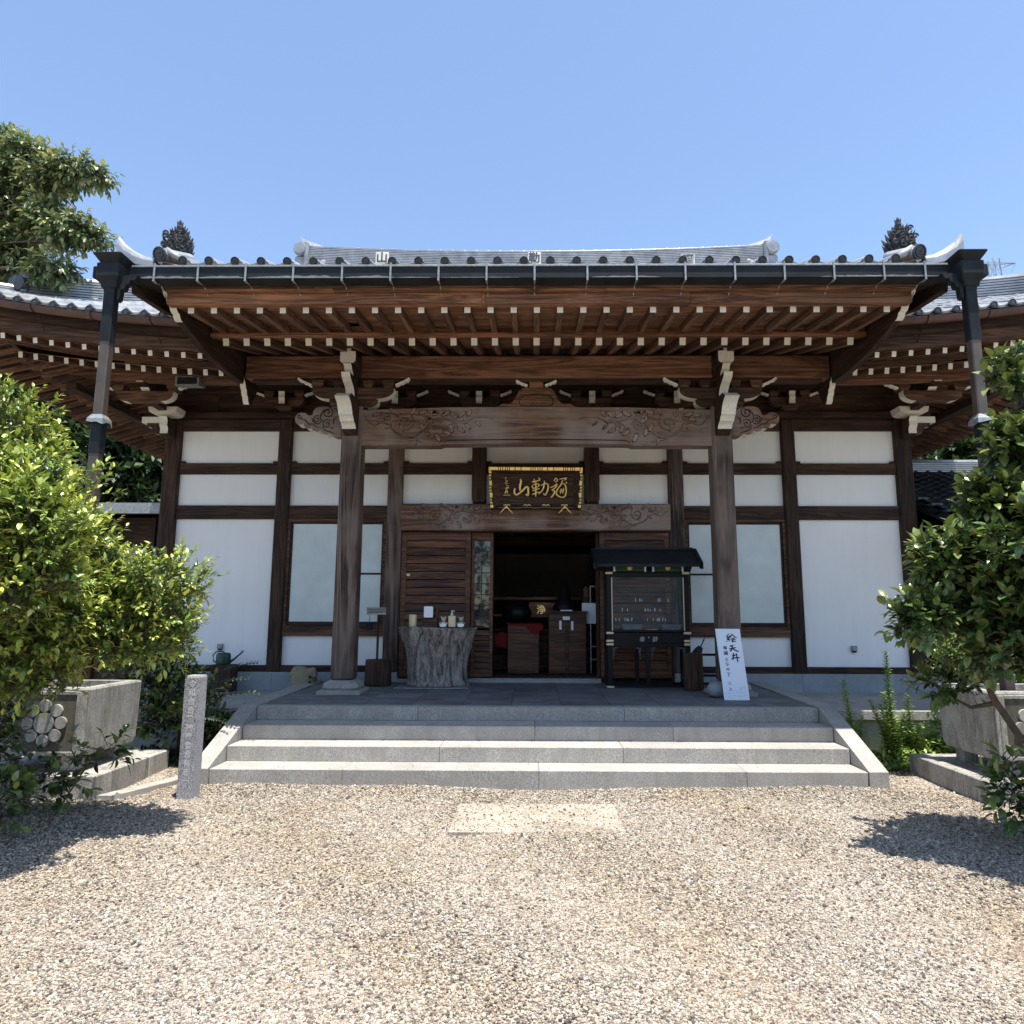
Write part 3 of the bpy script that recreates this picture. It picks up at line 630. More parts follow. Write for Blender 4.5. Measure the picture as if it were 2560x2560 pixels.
# brackets on the wall plate behind
for px in(-4.19,-2.32,-.935,.92,2.31,4.185):
    arm('bracket_arm',px,.33,5.31,5.16,11.40,11.50,False)
    for dx in(-.25,.25): block(px+dx,5.315,5.415,.16,11.38,11.52)
    for s in(-1,1): curl(px+s*.34,5.33,s,11.40,11.46,.19,.075)
    nose('bracket_nose',px,.10,[(11.5,5.37)]+wavy((11.26,5.37),(11.29,5.17),2,.014,4)+[(11.5,5.165)],set(range(0,9)))
    block(px,5.087,5.165,.26,11.40,11.58)
# corner brackets and the purlins carried out under the main eaves
for sg in(-1,1):
    cx=sg*6.09
    nose('corner_nose',cx,.13,[(11.5,4.93)]+wavy((11.20,4.93),(11.27,4.66),2,.025,5)+[(11.5,4.62)],set(range(0,11)))
    m=MB(); m.prism([(cx-.24,5.085),(cx+.24,5.085),(cx+.22,5.0),(cx+.12,4.97),(cx-.12,4.97),(cx-.22,5.0)],11.18,11.5,'y',0,[1]*6,1); m.build('corner_block',['wzd','white'],hall)
    m=MB(); x0,x1=sorted((cx+sg*.12,cx+sg*.42)); m.box(x0,x1,11.35,11.5,4.86,4.96,1); m.build('corner_block',['wzd','white'],hall)
    m=MB(); m.prism([(cx+sg*a,b) for a,b in((.12,4.86),(.35,4.86),(.33,4.80),(.26,4.78),(.22,4.70),(.12,4.66))],11.38,11.48,'y',0,[0,1,1,1,1,0]); m.build('corner_nose',['wzd','white'],hall)
    nose('bracket_nose',cx,.13,[(11.4,5.25)]+wavy((10.60,5.22),(10.70,5.05),1,.03,6)+[(11.4,5.0)],set(range(0,7)))
    nose('bracket_nose',cx,.11,[(11.4,5.45)]+wavy((10.40,5.44),(10.46,5.26),2,.015,4)+[(11.4,5.255)],set(range(0,9)))
    m=MB(); m.prism([(cx-.13,5.56),(cx+.13,5.56),(cx+.13,5.49),(cx+.09,5.45),(cx-.09,5.45),(cx-.13,5.49)],10.24,10.36,'y',0,None,1); m.build('beam_end',['wzd','white'],hall)
    for s in(-1,1):
        block(cx+s*.42,5.17,5.28,.17,10.62,10.8); curl(cx+s*.52,5.19,s,10.62,10.68,.2,.08)
    arm('bracket_arm',cx,.45,5.165,5.0,10.62,10.76)
    # purlin
    m=MB(); m.loft([[(sg*x,10.42,z),(sg*x,10.60,z),(sg*x,10.60,z+.15),(sg*x,10.42,z+.15)] for x,z in((4.45,5.235),(5.5,5.25),(6.3,5.29),(7.0,5.36),(7.6,5.46))]); m.build('eave_purlin',['keta'],hall)
    nose('purlin_nose',sg*7.67,.14,[(10.62,5.66)]+wavy((10.40,5.66),(10.46,5.44),2,.02,4)+[(10.62,5.42)],set(range(0,9)))
    x0,x1=sorted((sg*7.02,sg*7.18)); m=MB(); m.box(x0,x1,10.40,22.3,5.12,5.235); m.build('side_purlin',['wyd'],hall)
    m=MB(); m.tube([(sg*6.0,11.15,5.52),(sg*8.3,8.85,5.78)],.10,4); m.build('hip_rafter',['wyd'],hall)

# ================================================================== PORCH EAVES
proof=MB(); proof.prism([(7.70,5.61),(12.5,7.25),(12.5,7.20),(11.6,6.10),(9.0,5.72),(8.0,5.605)],-4.60,4.60,'x'); proof=proof.build('porch_roof',['wyd'],hall)
ub=unitbar('rafter',['raf','white']); SP=.2747
for k in range(31):
    x=(k-15)*SP
    link('base_rafter',ub,proof,bar_mw((x,8.97,5.300),(x,11.5,5.98),.080,.098))
    link('flying_rafter',ub,proof,bar_mw((x,7.99,5.309),(x,8.955,5.445),.072,.083))
# soffit boards: rows of planks laid along the eave
def plank_row(name,x0,x1,y0,y1,z0,z1,n,mat,parent,th=.014,cuts=3):
    for i in range(n):
        a=y0+(y1-y0)*i/n; b=y0+(y1-y0)*(i+1)/n; za=z0+(z1-z0)*i/n; zb=z0+(z1-z0)*(i+1)/n
        g=.0025
        xs=sorted([x0,x1]+[R_.uniform(x0+.8,x1-.8) for _ in range(cuts-1)]) if cuts>1 else [x0,x1]
        for q,w in zip(xs[:-1],xs[1:]):
            if w-q<.3: continue
            m=MB(); m.prism([(a+g,za),(b-g,zb-.006),(b-g,zb+th-.006),(a+g,za+th)],q+.001,w-.001,'x'); m.build(name,[mat],parent)
plank_row('soffit_board',-4.32,4.32,7.90,8.93,5.345,5.50,6,'sof',proof)
plank_row('soffit_board',-4.32,4.32,8.98,10.9,5.365,5.88,9,'sof',proof)
hb('eave_strip',-4.30,4.30,8.885,8.968,5.352,5.396,'ora',.004,proof)
hb('rafter_stop_board',-4.30,4.30,8.925,8.95,5.3965,5.50,'ora',0,proof)
# boards at the eave edge, stepping out towards the gutter
zs=lambda z:z
for nm,y0,y1,z0,z1,mat,cuts in(('eave_edge_board',7.87,7.99,5.335,5.462,'keta',4),('eave_edge_strip',7.80,7.99,5.463,5.488,'ora',3),('upper_edge_board',7.765,7.98,5.489,5.60,'wx',4)):
    xs=[-4.36]+sorted(R_.uniform(-3,3) for _ in range(cuts-1))+[4.36]
    for a,b in zip(xs[:-1],xs[1:]): hb(nm,a+.0015,b-.0015,y0,y1,z0,z1,mat,.003,proof)
# barge boards closing both ends
for sg in(-1,1):
    prof=[(7.80,5.60)]+wavy((7.86,5.50),(8.22,5.255),4,-.022,3)+[(8.9,5.13),(9.5,5.09),(10.02,5.10)]+wavy((10.06,5.40),(10.30,4.90),5,-.02,3)[::-1][:0]
    fr=set(range(1,13)); x0,x1=sorted((sg*4.325,sg*4.41))
    n0=len(prof); prof+= [(10.08,5.10)]+wavy((10.10,5.22),(10.34,4.86),4,-.018,3)+[(10.44,4.90),(10.75,5.35),(11.2,6.0),(10.2,6.15),(9.0,5.86)]
    em=[1 if (i in fr or n0+1<=i<n0+13) else 0 for i in range(len(prof))]
    m=MB(); m.prism(prof,x0,x1,'x',0,em); m.build('barge_board',['wyd','white'],proof)
    x0,x1=sorted((sg*4.412,sg*4.70)); m=MB(); m.prism([(7.72,5.50),(11.2,6.32),(11.2,6.38),(7.72,5.58)],x0,x1,'x'); m.build('verge_soffit',['wyd'],proof)
    x0,x1=sorted((sg*4.62,sg*4.70)); m=MB(); m.prism([(7.74,5.40),(7.72,5.50),(11.2,6.32),(11.2,6.12),(9.5,5.72),(8.4,5.46)],x0,x1,'x'); m.build('verge_board',['wyd'],proof)
# gutter
gt=MB()
gp=[(7.60,5.515),(7.60,5.668),(7.615,5.668),(7.615,5.53),(7.73,5.51),(7.73,5.60),(7.745,5.60),(7.745,5.492)]
gt.prism(gp,-4.72,4.72,'x'); gut=gt.build('gutter',['gutd'],hall)
m=MB(); m.box(-4.64,4.64,7.588,7.603,5.650,5.672,0,.003); m.build('gutter_lip',['steel'],gut)
# peeling paint strip along the foot of the gutter front
def peel(xa,xb,h,seed):
    m=MB(); rr=random.Random(seed); n=max(4,int((xb-xa)/.045)); up=[]
    for i in range(n+1):
        x=xa+(xb-xa)*i/n; up.append((x,5.517+h*(.55+.45*abs(math.sin(i*.9+seed)))*(.6+.4*rr.random())*min(1,4*i/n+.15,4*(n-i)/n+.15)))
    m.prism([(xa,5.516)]+up+[(xb,5.516)],7.5975,7.5995,'y'); m.build('bare_metal_edge',['steeld'],gut)
M_['steeld']=plain('bare_zinc',(.20,.205,.20),.6,.2,noise=.3,nsc=20)
for q in((-4.62,-3.9,.034,1),(-3.89,-3.32,.034,2),(-3.3,-2.2,.036,3),(-2.19,-1.62,.033,4),(-1.6,-1.2,.010,5),(.62,1.4,.020,6),(-1.1,-.2,.008,8),(3.2,4.6,.026,7)): peel(*q)
hang=MB(); hang.box(-.011,.011,-.018,-.006,-.175,.02,0,.002); hang.box(-.011,.011,-.018,.05,-.19,-.176,0); hang.box(-.010,.010,-.018,.16,.018,.026,0)
hang.tube([(0,.03,-.186),(0,.16,-.16),(0,.22,-.20)],.0075,5); hang.tube([(0,.25,-.215),(0,.30,-.26)],.0075,5)
hm=hang.mesh('hanger',['steel'])
for px in(383,492,611,730,852,973,1093,1213,1333,1465,1588,1710,1834,1958,2082,2207,2310):
    v=at(px,690,7.6); link('hanger',hm,gut,Matrix.Translation((v.x,7.6,5.665)))
# rain heads and downpipes
for sg in(-1,1):
    cx=sg*4.80
    dp=MB(); dp.loft([octa(cx,7.53,w,.012,z) for w,z in((.054,.0),(.054,5.30))])
    d=dp.build('downpipe',['pipe'],hall)
    m=MB(); m.loft([octa(cx,7.53,w,.010,z) for w,z in((.060,4.72),(.060,5.32))]); m.build('pipe_sleeve',['gutd'],d)
    m=MB(); m.loft([octa(cx,7.53,w,.012,z) for w,z in((.060,5.28),(.066,5.33),(.082,5.34),(.090,5.38),(.120,5.44),(.126,5.46),(.126,5.61),(.100,5.615),(.112,5.64),(.140,5.68),(.158,5.71),(.158,5.722))]); m.build('rain_head',['gutd'],d)
    m=MB(); x0,x1=sorted((cx+sg*.125,cx+sg*.20)); m.box(x0,x1,7.46,7.62,5.46,5.60,0,.01); m.build('gutter_stub',['gutd'],d)
    # scalloped bracket under the gutter end
    pr=[(cx-sg*.08,5.50),(cx-sg*.30,5.50),(cx-sg*.27,5.44),(cx-sg*.22,5.44),(cx-sg*.21,5.40),(cx-sg*.17,5.39),(cx-sg*.16,5.34),(cx-sg*.12,5.33),(cx-sg*.11,5.22),(cx-sg*.08,5.20)]
    m=MB(); m.prism(pr,7.49,7.57,'y'); m.build('pipe_bracket',['gutd'],d)
    pts=[]
    m=MB(); k=10
    ring=lambda w,z,jag:[(cx+w*a,7.53+w*b,z-(jag*R_.random())) for a,b in((-1,-1),(-.4,-1),(.3,-1),(1,-1),(1,-.2),(1,.5),(1,1),(0,1),(-1,1),(-1,0))]
    m.loft([ring(.056,3.88,0),ring(.086,3.83,0),ring(.092,3.80,0.05)],cap=False,close=True); m.build('pipe_collar',['steel'],d,fix=False)
    m=MB(); m.loft([octa(cx,7.53,.060,.012,z) for z in(3.45,3.84)]); m.build('pipe_sleeve',['gutd'],d)

# ================================================================== TILES
def disc_tile(r=.062,L=.35):
    m=MB()
    n=14
    prof=[(r*.0+.001,-.004),(r*.62,-.004),(r*.66,.006),(r*.82,.006),(r*.85,-.006),(r,-.006),(r,.02),(r*.90,.022),(r*.90,L)]
    m.lathe(prof,(0,0,0),n,0,'y')
    return m
def tomoe(m,r,y):
    for k in range(3):
        a0=k*2*math.pi/3; pts=[]
        for i in range(7):
            a=a0+i*.33; q=r*(.16+.075*i); pts.append((q*math.cos(a),y,q*math.sin(a)))
        m.tube(pts,[r*.13*(1-.8*i/6) for i in range(7)],4)
dt=disc_tile(.051); tomoe(dt,.051,-.004)
for i,f_ in enumerate(dt.f):
    if min(dt.v[q][1] for q in f_)<.021 and max(dt.v[q][1] for q in f_)<.05: dt.m[i]=1  # disc front takes the darker copy, its shade painted in
dtm=dt.mesh('eave_tile',['tile','tiled'],smooth=False)
# pan between two discs, with a lip on the front
PT=.303
m=MB(); pr=[]
nseg=6; top=[];bot=[]
for i in range(nseg+1):
    u=-PT/2+.035+(PT-.07)*i/nseg; z=-.045*math.cos(math.pi*(u)/(PT))*1.0; top.append((u,z+.02)); bot.append((u,z-.022))
m.prism(top+bot[::-1],0,.35,'y'); panm=m.mesh('pan_tile',['tile'])
nt_=31; x0=-4.19
for k in range(28):
    x=(k-13.5)*PT
    lift=.03*max(0,(abs(x)-2.5)/2)**2
    link('eave_tile',dtm,proof,Matrix.Translation((x,7.655,5.745+lift))@Matrix.Rotation(.32,4,'X'))
    if k<27: link('pan_tile',panm,proof,Matrix.Translation((x+PT/2,7.66,5.735+lift))@Matrix.Rotation(.32,4,'X'))
# tiled porch roof surface as rolls and pans
def roof_field(xs,ys,zf,pitch,mat,name,parent,roll=.045,dcourse=.24):
    m=MB(); ny=len(ys)
    cols=[]
    x=xs[0]
    while x<xs[1]-1e-6:
        for u,h in((0,roll),(.16,roll*.75),(.26,.0),(.5,-roll*.35),(.74,.0),(.84,roll*.75)): cols.append((x+u*pitch,h))
        x+=pitch
    cols.append((x,roll))
    rows=[]
    for j in range(ny-1):
        rows.append((ys[j],.018)); rows.append((ys[j+1]-.001,-.002))
    vs=[];n=len(cols)
    for y,dz in rows:
        for cx_,h in cols: vs.append((cx_,y,zf(cx_,y)+h+dz))
    fs=[(j*n+i,j*n+i+1,(j+1)*n+i+1,(j+1)*n+i) for j in range(len(rows)-1) for i in range(n-1)]
    m.add(vs,fs); o=m.build(name,[mat],parent,fix=False); return stuff(o)
zp=lambda x,y:5.705+.03*max(0,(abs(x)-2.5)/2)**2+(y-7.66)*.335
roof_field((-13.5*PT,13.5*PT),[7.70+.26*i for i in range(19)],zp,PT,'tile','roof_tiling',proof)
# corner pieces: verge roll sweeping up, big disc, second roll, flame-shaped ridge ornament
def horn(sg,pts,parent):
    "pts: (x,y,z,width,height) rising to the corner"
    m=MB(); rings=[]
    for x,y,z,w,h in pts:
        rings.append([(sg*x,y-w,z-h),(sg*x,y-w*1.0,z-h*.2),(sg*x,y-w*.7,z+h*.25),(sg*x,y,z+h*.5),(sg*x,y+w*.7,z+h*.25),(sg*x,y+w,z-h*.2),(sg*x,y+w,z-h)])
    m.loft(rings); return m.build('corner_horn',['tile'],parent)
def ornament(sg,parent):
    cx,cy,cz=sg*4.512,8.32,6.10
    rr=random.Random(5); m=MB()
    m.lathe([(.08,0),(.13,.05),(.14,.18),(.11,.28),(.07,.36),(.035,.42),(.04,.46),(.015,.55)],(cx,cy,cz),10)
    for k in range(64):
        t=k/64; h=.02+.37*t; r=.135*math.sin(math.pi*min(1,.25+.70*t))+.01; a=k*2.4
        p=Vector((cx+r*math.cos(a),cy+r*math.sin(a)*.8,cz+h)); d=Vector((math.cos(a)*.75,math.sin(a)*.75,.75)).normalized(); L=rr.uniform(.055,.095)
        m.tube([p,p+d*L*.5+Vector((0,0,.0)),p+d*L+Vector((0,0,.03))],[.026,.020,.002],5)
    for k in range(14):
        a=k*.9; h=.10+.02*k; p=Vector((cx+.13*math.cos(a),cy-.12,cz+h)); scroll(m,p.x,p.z,.04,1.2,1 if k%2 else -1,cy-.15+.003*k,.012)
    for k in range(6):
        a=k*math.pi/3; p=Vector((cx,cy,cz+.44)); d=Vector((math.cos(a)*.5,math.sin(a)*.5,.9)).normalized(); m.tube([p,p+d*.05,p+d*.085+Vector((0,0,.02))],[.018,.014,.002],5)
    m.tube([(cx,cy,cz+.44),(cx,cy,cz+.52),(cx,cy,cz+.57)],[.03,.028,.002],6)
    m.lathe([(.17,-.06),(.19,-.02),(.10,.02)],(cx,cy,cz),12)
    return m.build('ridge_ornament',['orn'],parent)
big=disc_tile(.088,.5); tomoe(big,.088,-.004)
for i,f_ in enumerate(big.f):
    if max(big.v[q][1] for q in f_)<.05: big.m[i]=1
bigm=big.mesh('verge_disc',['tile','tiled'])
for sg in(-1,1):
    link('verge_disc',bigm,proof,Matrix.Translation((sg*4.375,7.66,5.845))@Matrix.Rotation(.34,4,'X')@Matrix.Rotation(sg*.25,4,'Z'))
    horn(sg,[(4.44,7.72,5.78,.06,.08),(4.56,7.72,5.80,.06,.09),(4.68,7.72,5.85,.06,.11),(4.80,7.72,5.93,.06,.13),(4.89,7.72,6.03,.05,.14)],proof)
    m=MB(); m.tube([(sg*4.13,7.78,5.80),(sg*4.22,7.74,5.85),(sg*4.33,7.72,5.92)],[.04,.05,.05],8); m.build('verge_roll',['tile'],proof,smooth=True)
    m=MB(); m.tube([(sg*4.66,7.75,5.78),(sg*4.66,9.0,6.18),(sg*4.66,10.6,6.72),(sg*4.66,11.6,7.1)],.062,8); m.tube([(sg*4.50,7.85,5.86),(sg*4.50,9.0,6.24),(sg*4.50,11.6,7.15)],.075,8)
    m.box(min(sg*4.42,sg*4.58),max(sg*4.42,sg*4.58),8.2,8.5,5.95,6.08); m.build('verge_ridge',['tile'],proof,smooth=False)
    ornament(sg,proof)
    v=[( sg*x,z) for x,z in((4.42,5.78),(4.55,5.74),(4.72,5.76),(4.86,5.86),(4.88,5.96),(4.78,5.88),(4.66,5.83),(4.5,5.82))]
    m=MB(); m.prism(v,7.70,7.80,'y'); m.build('corner_face',['tiled'],proof)
# ================================================================== MAIN ROOF
EX,EY=8.5,8.65
def lift(u,t): return .8*max(0,(5.0-u)/5.6)**2*max(0,1-t/4.5)
def LF(x,y):
    "eave lift at a point of the front side (x) or side (y)"
    return lift(EX-abs(x),y-EY)
def LS(x,y): return lift(y-EY,EX-abs(x))
z0f=lambda t:5.50+.47*t+.0150*t*t
# solid roof body: front, sides, back, gable
def zroof(x,y):
    tf_=y-EY; ts=EX-abs(x); tb=25.35-y
    zf_=z0f(tf_)+LF(x,y); 
    if abs(x)<6.0: zs=1e9
    else: zs=z0f(max(0,ts))+LS(x,min(y,17))
    zb=z0f(tb)
    return min(zf_,zs,zb)-.03
m=MB(); xs=sorted(set([-8.5+.425*i for i in range(41)]+[-6.0,-5.999,5.999,6.0,8.5])); ys=[EY+.02+.4*i for i in range(42)]
vs=[(x,y,zroof(x,y)) for y in ys for x in xs]; n=len(xs); m.add(vs,[(j*n+i,j*n+i+1,(j+1)*n+i+1,(j+1)*n+i) for j in range(len(ys)-1) for i in range(n-1)])
mroof=m.build('main_roof',['tile'],hall,fix=False)
SM=.223
for sg in(-1,1):
    k=0; x=4.40
    for k in range(22):
        x=4.47+k*SM*1.0
        if x>8.2: break
        y1=11.5 if x<5.7 else 17.15-x     # jack rafters stop at the hip
        tf=9.0
        if y1>9.70:
            zb=lambda y,x=x:5.095+(y-9.65)*.29+LF(x,y)
            yb=y1; link('base_rafter',ub,mroof,bar_mw((sg*x,9.65,zb(9.65)),(sg*x,yb,zb(yb)),.062,.085))
        zf=lambda y,x=x:5.10+(y-9.0)*.26+LF(x,y)
        ye=min(9.63,max(9.2,y1)); link('flying_rafter',ub,mroof,bar_mw((sg*x,9.0,zf(9.0)),(sg*x,ye,zf(ye)+.02),.058,.072))
    for k in range(52):                        # side eave rafters
        y=9.2+k*SM
        x1=6.25 if y>10.9 else 17.15-y
        zb=lambda x,y=y:5.095+(7.5-x)*.29+LS(x,y)
        if x1<7.45: link('base_rafter',ub,mroof,bar_mw((sg*7.5,y,zb(7.5)),(sg*x1,y,zb(x1)),.062,.085))
        zf=lambda x,y=y:5.10+(8.15-x)*.26+LS(x,y)
        xe=max(7.52,min(7.9,x1)); link('flying_rafter',ub,mroof,bar_mw((sg*8.15,y,zf(8.15)),(sg*xe,y,zf(xe)+.02),.058,.072))
def curved_board(name,pa,mat,parent,y_off,z0,z1,th,sg):
    "board following the front eave from x=4.4 out to the corner and back along the side"
    m=MB(); n=14; rings=[]
    for i in range(n+1):
        x=4.42+(EX-y_off-4.42)*i/n; L=lift(EX-x,0); yy=EY+y_off
        rings.append([(sg*x,yy,z0+L),(sg*x,yy+th,z0+L),(sg*x,yy+th,z1+L),(sg*x,yy,z1+L)])
    m.loft(rings); m.build(name,[mat],parent)
    m=MB(); rings=[]
    for i in range(n+1):
        y=EY+y_off+(22-EY)*(i/n)**1.5; L=lift(y-EY,0); xx=EX-y_off
        rings.append([(sg*xx,y,z0+L),(sg*(xx-th),y,z0+L),(sg*(xx-th),y,z1+L),(sg*xx,y,z1+L)])
    m.loft(rings); m.build(name,[mat],parent)
def soffit(sg,parent,t0,t1,z0,sl,n,name):
    for i in range(n):
        a=t0+(t1-t0)*i/n;b=t0+(t1-t0)*(i+1)/n-.004; m=MB()
        rows=[]
        for k in range(11):
            x=4.42+(EX-a-4.42)*k/10; xb=4.42+(EX-b-4.42)*k/10
            za=z0+(a-t0)*sl+LF(x,EY+a); zb=z0+(b-t0)*sl+LF(xb,EY+b)
            rows.append([(sg*x,EY+a,za),(sg*xb,EY+b,zb),(sg*xb,EY+b,zb+.012),(sg*x,EY+a,za+.012)])
        m.loft(rows); m.build(name,['sof'],parent)
        m=MB(); rows=[]
        for k in range(11):
            q=(k/10)**1.4
            y=EY+a+(22-EY-a)*q; yb=EY+b+(22-EY-b)*q
            za=z0+(a-t0)*sl+LS(EX-a,y); zb=z0+(b-t0)*sl+LS(EX-b,yb)
            rows.append([(sg*(EX-a),y,za),(sg*(EX-b),yb,zb),(sg*(EX-b),yb,zb+.012),(sg*(EX-a),y,za+.012)])
        m.loft(rows); m.build(name,['wyd'],parent)
for sg in(-1,1):
    curved_board('eave_edge_board',None,'wx',mroof,.24,5.14,5.29,.05,sg)
    curved_board('upper_edge_board',None,'wxd',mroof,.15,5.295,5.44,.12,sg)
    curved_board('eave_strip',None,'wx',mroof,.96,5.145,5.235,.045,sg)
    soffit(sg,mroof,.30,.98,5.15,.26,4,'soffit_board'); soffit(sg,mroof,1.02,2.95,5.145,.29,7,'soffit_board')
    # half round gutter
    m=MB(); rings=[]; n=16
    for i in range(n+1):
        x=4.60+(EX+.05-4.60)*i/n; L=lift(EX-x,0); rings.append([(sg*x,8.665+.075*math.cos(a),5.435+L+.075*math.sin(a)) for a in [math.pi+math.pi*q/6 for q in range(7)]]+[(sg*x,8.665+.068*math.cos(a),5.437+L+.068*math.sin(a)) for a in [2*math.pi-math.pi*q/6 for q in range(7)]])
    m.loft(rings); g2=m.build('main_gutter',['gutr'],hall)
    m=MB(); rings=[]
    for i in range(n+1):
        y=8.665+(22-8.665)*(i/n)**1.4; L=lift(y-EY,0); rings.append([(sg*(EX-.015-.075*math.cos(a)),y,5.435+L+.075*math.sin(a)) for a in [math.pi+math.pi*q/6 for q in range(7)]]+[(sg*(EX-.015-.068*math.cos(a)),y,5.437+L+.068*math.sin(a)) for a in [2*math.pi-math.pi*q/6 for q in range(7)]])
    m.loft(rings); m.build('side_gutter',['gutr'],hall)
    for k in range(5):
        x=4.95+k*.78; L=lift(EX-x,0); m=MB()
        m.tube([(sg*x,8.582,5.44+L),(sg*x,8.60,5.385+L),(sg*x,8.655,5.352+L),(sg*x,8.74,5.375+L),(sg*x,8.80,5.30+L),(sg*x,8.92,5.16+L)],.006,5); m.build('wire_hanger',['gutd'],g2)
# fine surface for the parts in view, coarse one elsewhere
TP=.240
def tile_mesh():
    m=MB(); L=.235; prof=[(-.5,.030),(-.42,.046),(-.33,.036),(-.24,.008),(-.05,-.012),(.18,-.010),(.36,.004),(.5,.022)]
    P=[(u*TP,h) for u,h in prof]; n=len(P)
    vs=[(x,0,z) for x,z in P]+[(x,L,z) for x,z in P]+[(x,0,z-.022) for x,z in P]
    fs=[(i,i+1,n+i+1,n+i) for i in range(n-1)]+[(2*n+i,2*n+i+1,i+1,i) for i in range(n-1)]
    m.add(vs,fs); return m.mesh('roof_tile',['tile'],fix=False)
tmesh=tile_mesh(); edisc=disc_tile(.046,.12).mesh('eave_tile',['tiled'])
EXPO=.20; cnt=0; rest=MB()
tv=[tuple(v.co) for v in tmesh.vertices]; tf=[tuple(p.vertices) for p in tmesh.polygons]
for sg in(-1,1):
    nin=0
    for c in range(20):
        x=4.50+TP*c
        for r in range(0,17):
            t=r*EXPO
            if x>EX-t-.10 or t>3.1: continue
            y=EY+.04+t*1.0; z=z0f(t)+LF(x,y)+.02; y2=y+.2; z2=z0f(t+.2)+LF(x,y2)+.02
            sl=(z2-z)/.2; dzx=(LF(x+.1,y)-LF(x,y))/.1*sg
            mw=Matrix(((1,0,0,sg*x),(0,1,0,y),(dzx,sl-.04,1,z+.012+R_.uniform(-.003,.003)),(0,0,0,1)))
            vis=(x<6.95 if sg<0 else x<6.6)
            if vis:
                o=link('roof_tile',tmesh,mroof,None)
                # orthonormal placement: tilt up the slope and along the eave
                a=Vector((1,0,dzx)).normalized(); b_=Vector((0,1,sl-.04)).normalized(); c_=a.cross(b_).normalized(); b_=c_.cross(a)
                q=Matrix((a,b_*1.1,c_)).transposed().to_4x4(); q.translation=(sg*x,y,z+.012+R_.uniform(-.004,.004)); o.matrix_basis=q
                cnt+=1
            else: rest.add([mw@Vector(v) for v in tv],tf)
        L=LF(x,EY); link('eave_tile',edisc,mroof,Matrix.Translation((sg*x-.42*TP,EY+.02,5.515+L)))
stuff(rest.build('roof_tiling',['tile'],mroof,fix=False)); print('roof tiles',cnt)
# hip ridges, layered
def layered(path,w,h,nl,cap,name,parent,mat='tile',mat2='tiled'):
    "stack of thin courses along a path with a round cap on top"
    m=MB()
    def ring(i,wa,z0,z1):
        p=Vector(path[i]); d=(Vector(path[min(i+1,len(path)-1)])-Vector(path[max(i-1,0)])); d.z=0; d.normalize(); s=Vector((-d.y,d.x,0))
        return [p+s*wa+Vector((0,0,z0)),p-s*wa+Vector((0,0,z0)),p-s*wa+Vector((0,0,z1)),p+s*wa+Vector((0,0,z1))]
    for k in range(nl):
        wa=w*(1-.25*k/nl)
        m.loft([ring(i,wa,h*k/nl+.0,h*(k+.62)/nl) for i in range(len(path))],0)
        m.loft([ring(i,wa-.018,h*(k+.62)/nl,h*(k+1)/nl) for i in range(len(path))],1)
    o=m.build(name,[mat,mat2],parent)
    m=MB(); n=int(sum((Vector(a)-Vector(b)).length for a,b in zip(path[:-1],path[1:]))/.30)
    tot=[0]
    for a,b in zip(path[:-1],path[1:]): tot.append(tot[-1]+(Vector(a)-Vector(b)).length)
    def pt(s):
        s=min(max(s,0),tot[-1])
        for i in range(len(path)-1):
            if s<=tot[i+1]: f=(s-tot[i])/(tot[i+1]-tot[i]); return Vector(path[i]).lerp(Vector(path[i+1]),f)
        return Vector(path[-1])
    for i in range(max(1,n)):
        a=pt(tot[-1]*i/n);b=pt(tot[-1]*(i+1)/n); up=Vector((0,0,h+cap*.25)); 
        m.tube([a+up,a+(b-a)*.10+up,a+(b-a)*.101+up,b+up],[cap*1.13,cap*1.13,cap,cap],8)
    m.build('ridge_cap',[mat],o); return o
for sg in(-1,1):
    path=[]
    for i in range(13):
        t=1.0+(2.6-1.0)*i/12; x=EX-t; y=EY+t; path.append((sg*x,y,z0f(t)+LF(x,y)-.02))
    hp=layered(path,.11,.30,7,.06,'hip_ridge',mroof)
    m=MB(); c=Vector(path[0]); m.lathe([(.02,-.06),(.12,-.05),(.135,.0),(.12,.10)],(c.x,c.y-.03,c.z+.17),12,0,'y'); m.box(c.x-.15,c.x+.15,c.y-.03,c.y+.08,c.z-.08,c.z+.22,0,.02); m.build('hip_end_tile',['tiled'],hp)
    path=[]
    for i in range(7):
        t=.12+(.95-.12)*i/6; x=EX-t; y=EY+t; path.append((sg*x,y,z0f(t)+LF(x,y)-.02))
    layered(path,.09,.10,3,.05,'hip_ridge',mroof)
    # descending ridge on the front slope
    path=[(sg*5.35,EY+t,z0f(t)-.02) for t in(4.2,5.2,6.2,7.2,8.2)]; layered(path,.11,.22,5,.07,'descending_ridge',mroof)
# main ridge with its end tiles and three lettered plates
rp=[(x,17,10.20+.15*(abs(x)/5.75)**2) for x in [-5.75+1.15*i for i in range(11)]]
mr=layered(rp,.24,.66,14,.07,'main_ridge',mroof)
for sg in(-1,1):
    m=MB(); m.lathe([(.02,-.20),(.15,-.19),(.18,-.12),(.165,0),(.18,.13),(.15,.19),(.02,.20)],(sg*5.95,17-.12,10.90),14,0,'y')
    m.box(min(sg*5.74,sg*5.86),max(sg*5.74,sg*5.86),16.72,17.28,10.40,11.10,0,.04); m.box(min(sg*5.8,sg*6.1),max(sg*5.8,sg*6.1),16.8,17.2,10.45,10.74,0,.04)
    rings=[]
    for x,z,w in((5.45,11.06,.04),(5.65,11.10,.07),(5.85,11.17,.075),(5.97,11.27,.055),(6.03,11.38,.025)):
        rings.append([(sg*x,17-w*1.4,z-w),(sg*x,17+w*1.4,z-w),(sg*x,17+w,z+w*.6),(sg*x,17-w,z+w*.6)])
    m.loft(rings); m.build('ridge_end_tile',['tile'],mr)
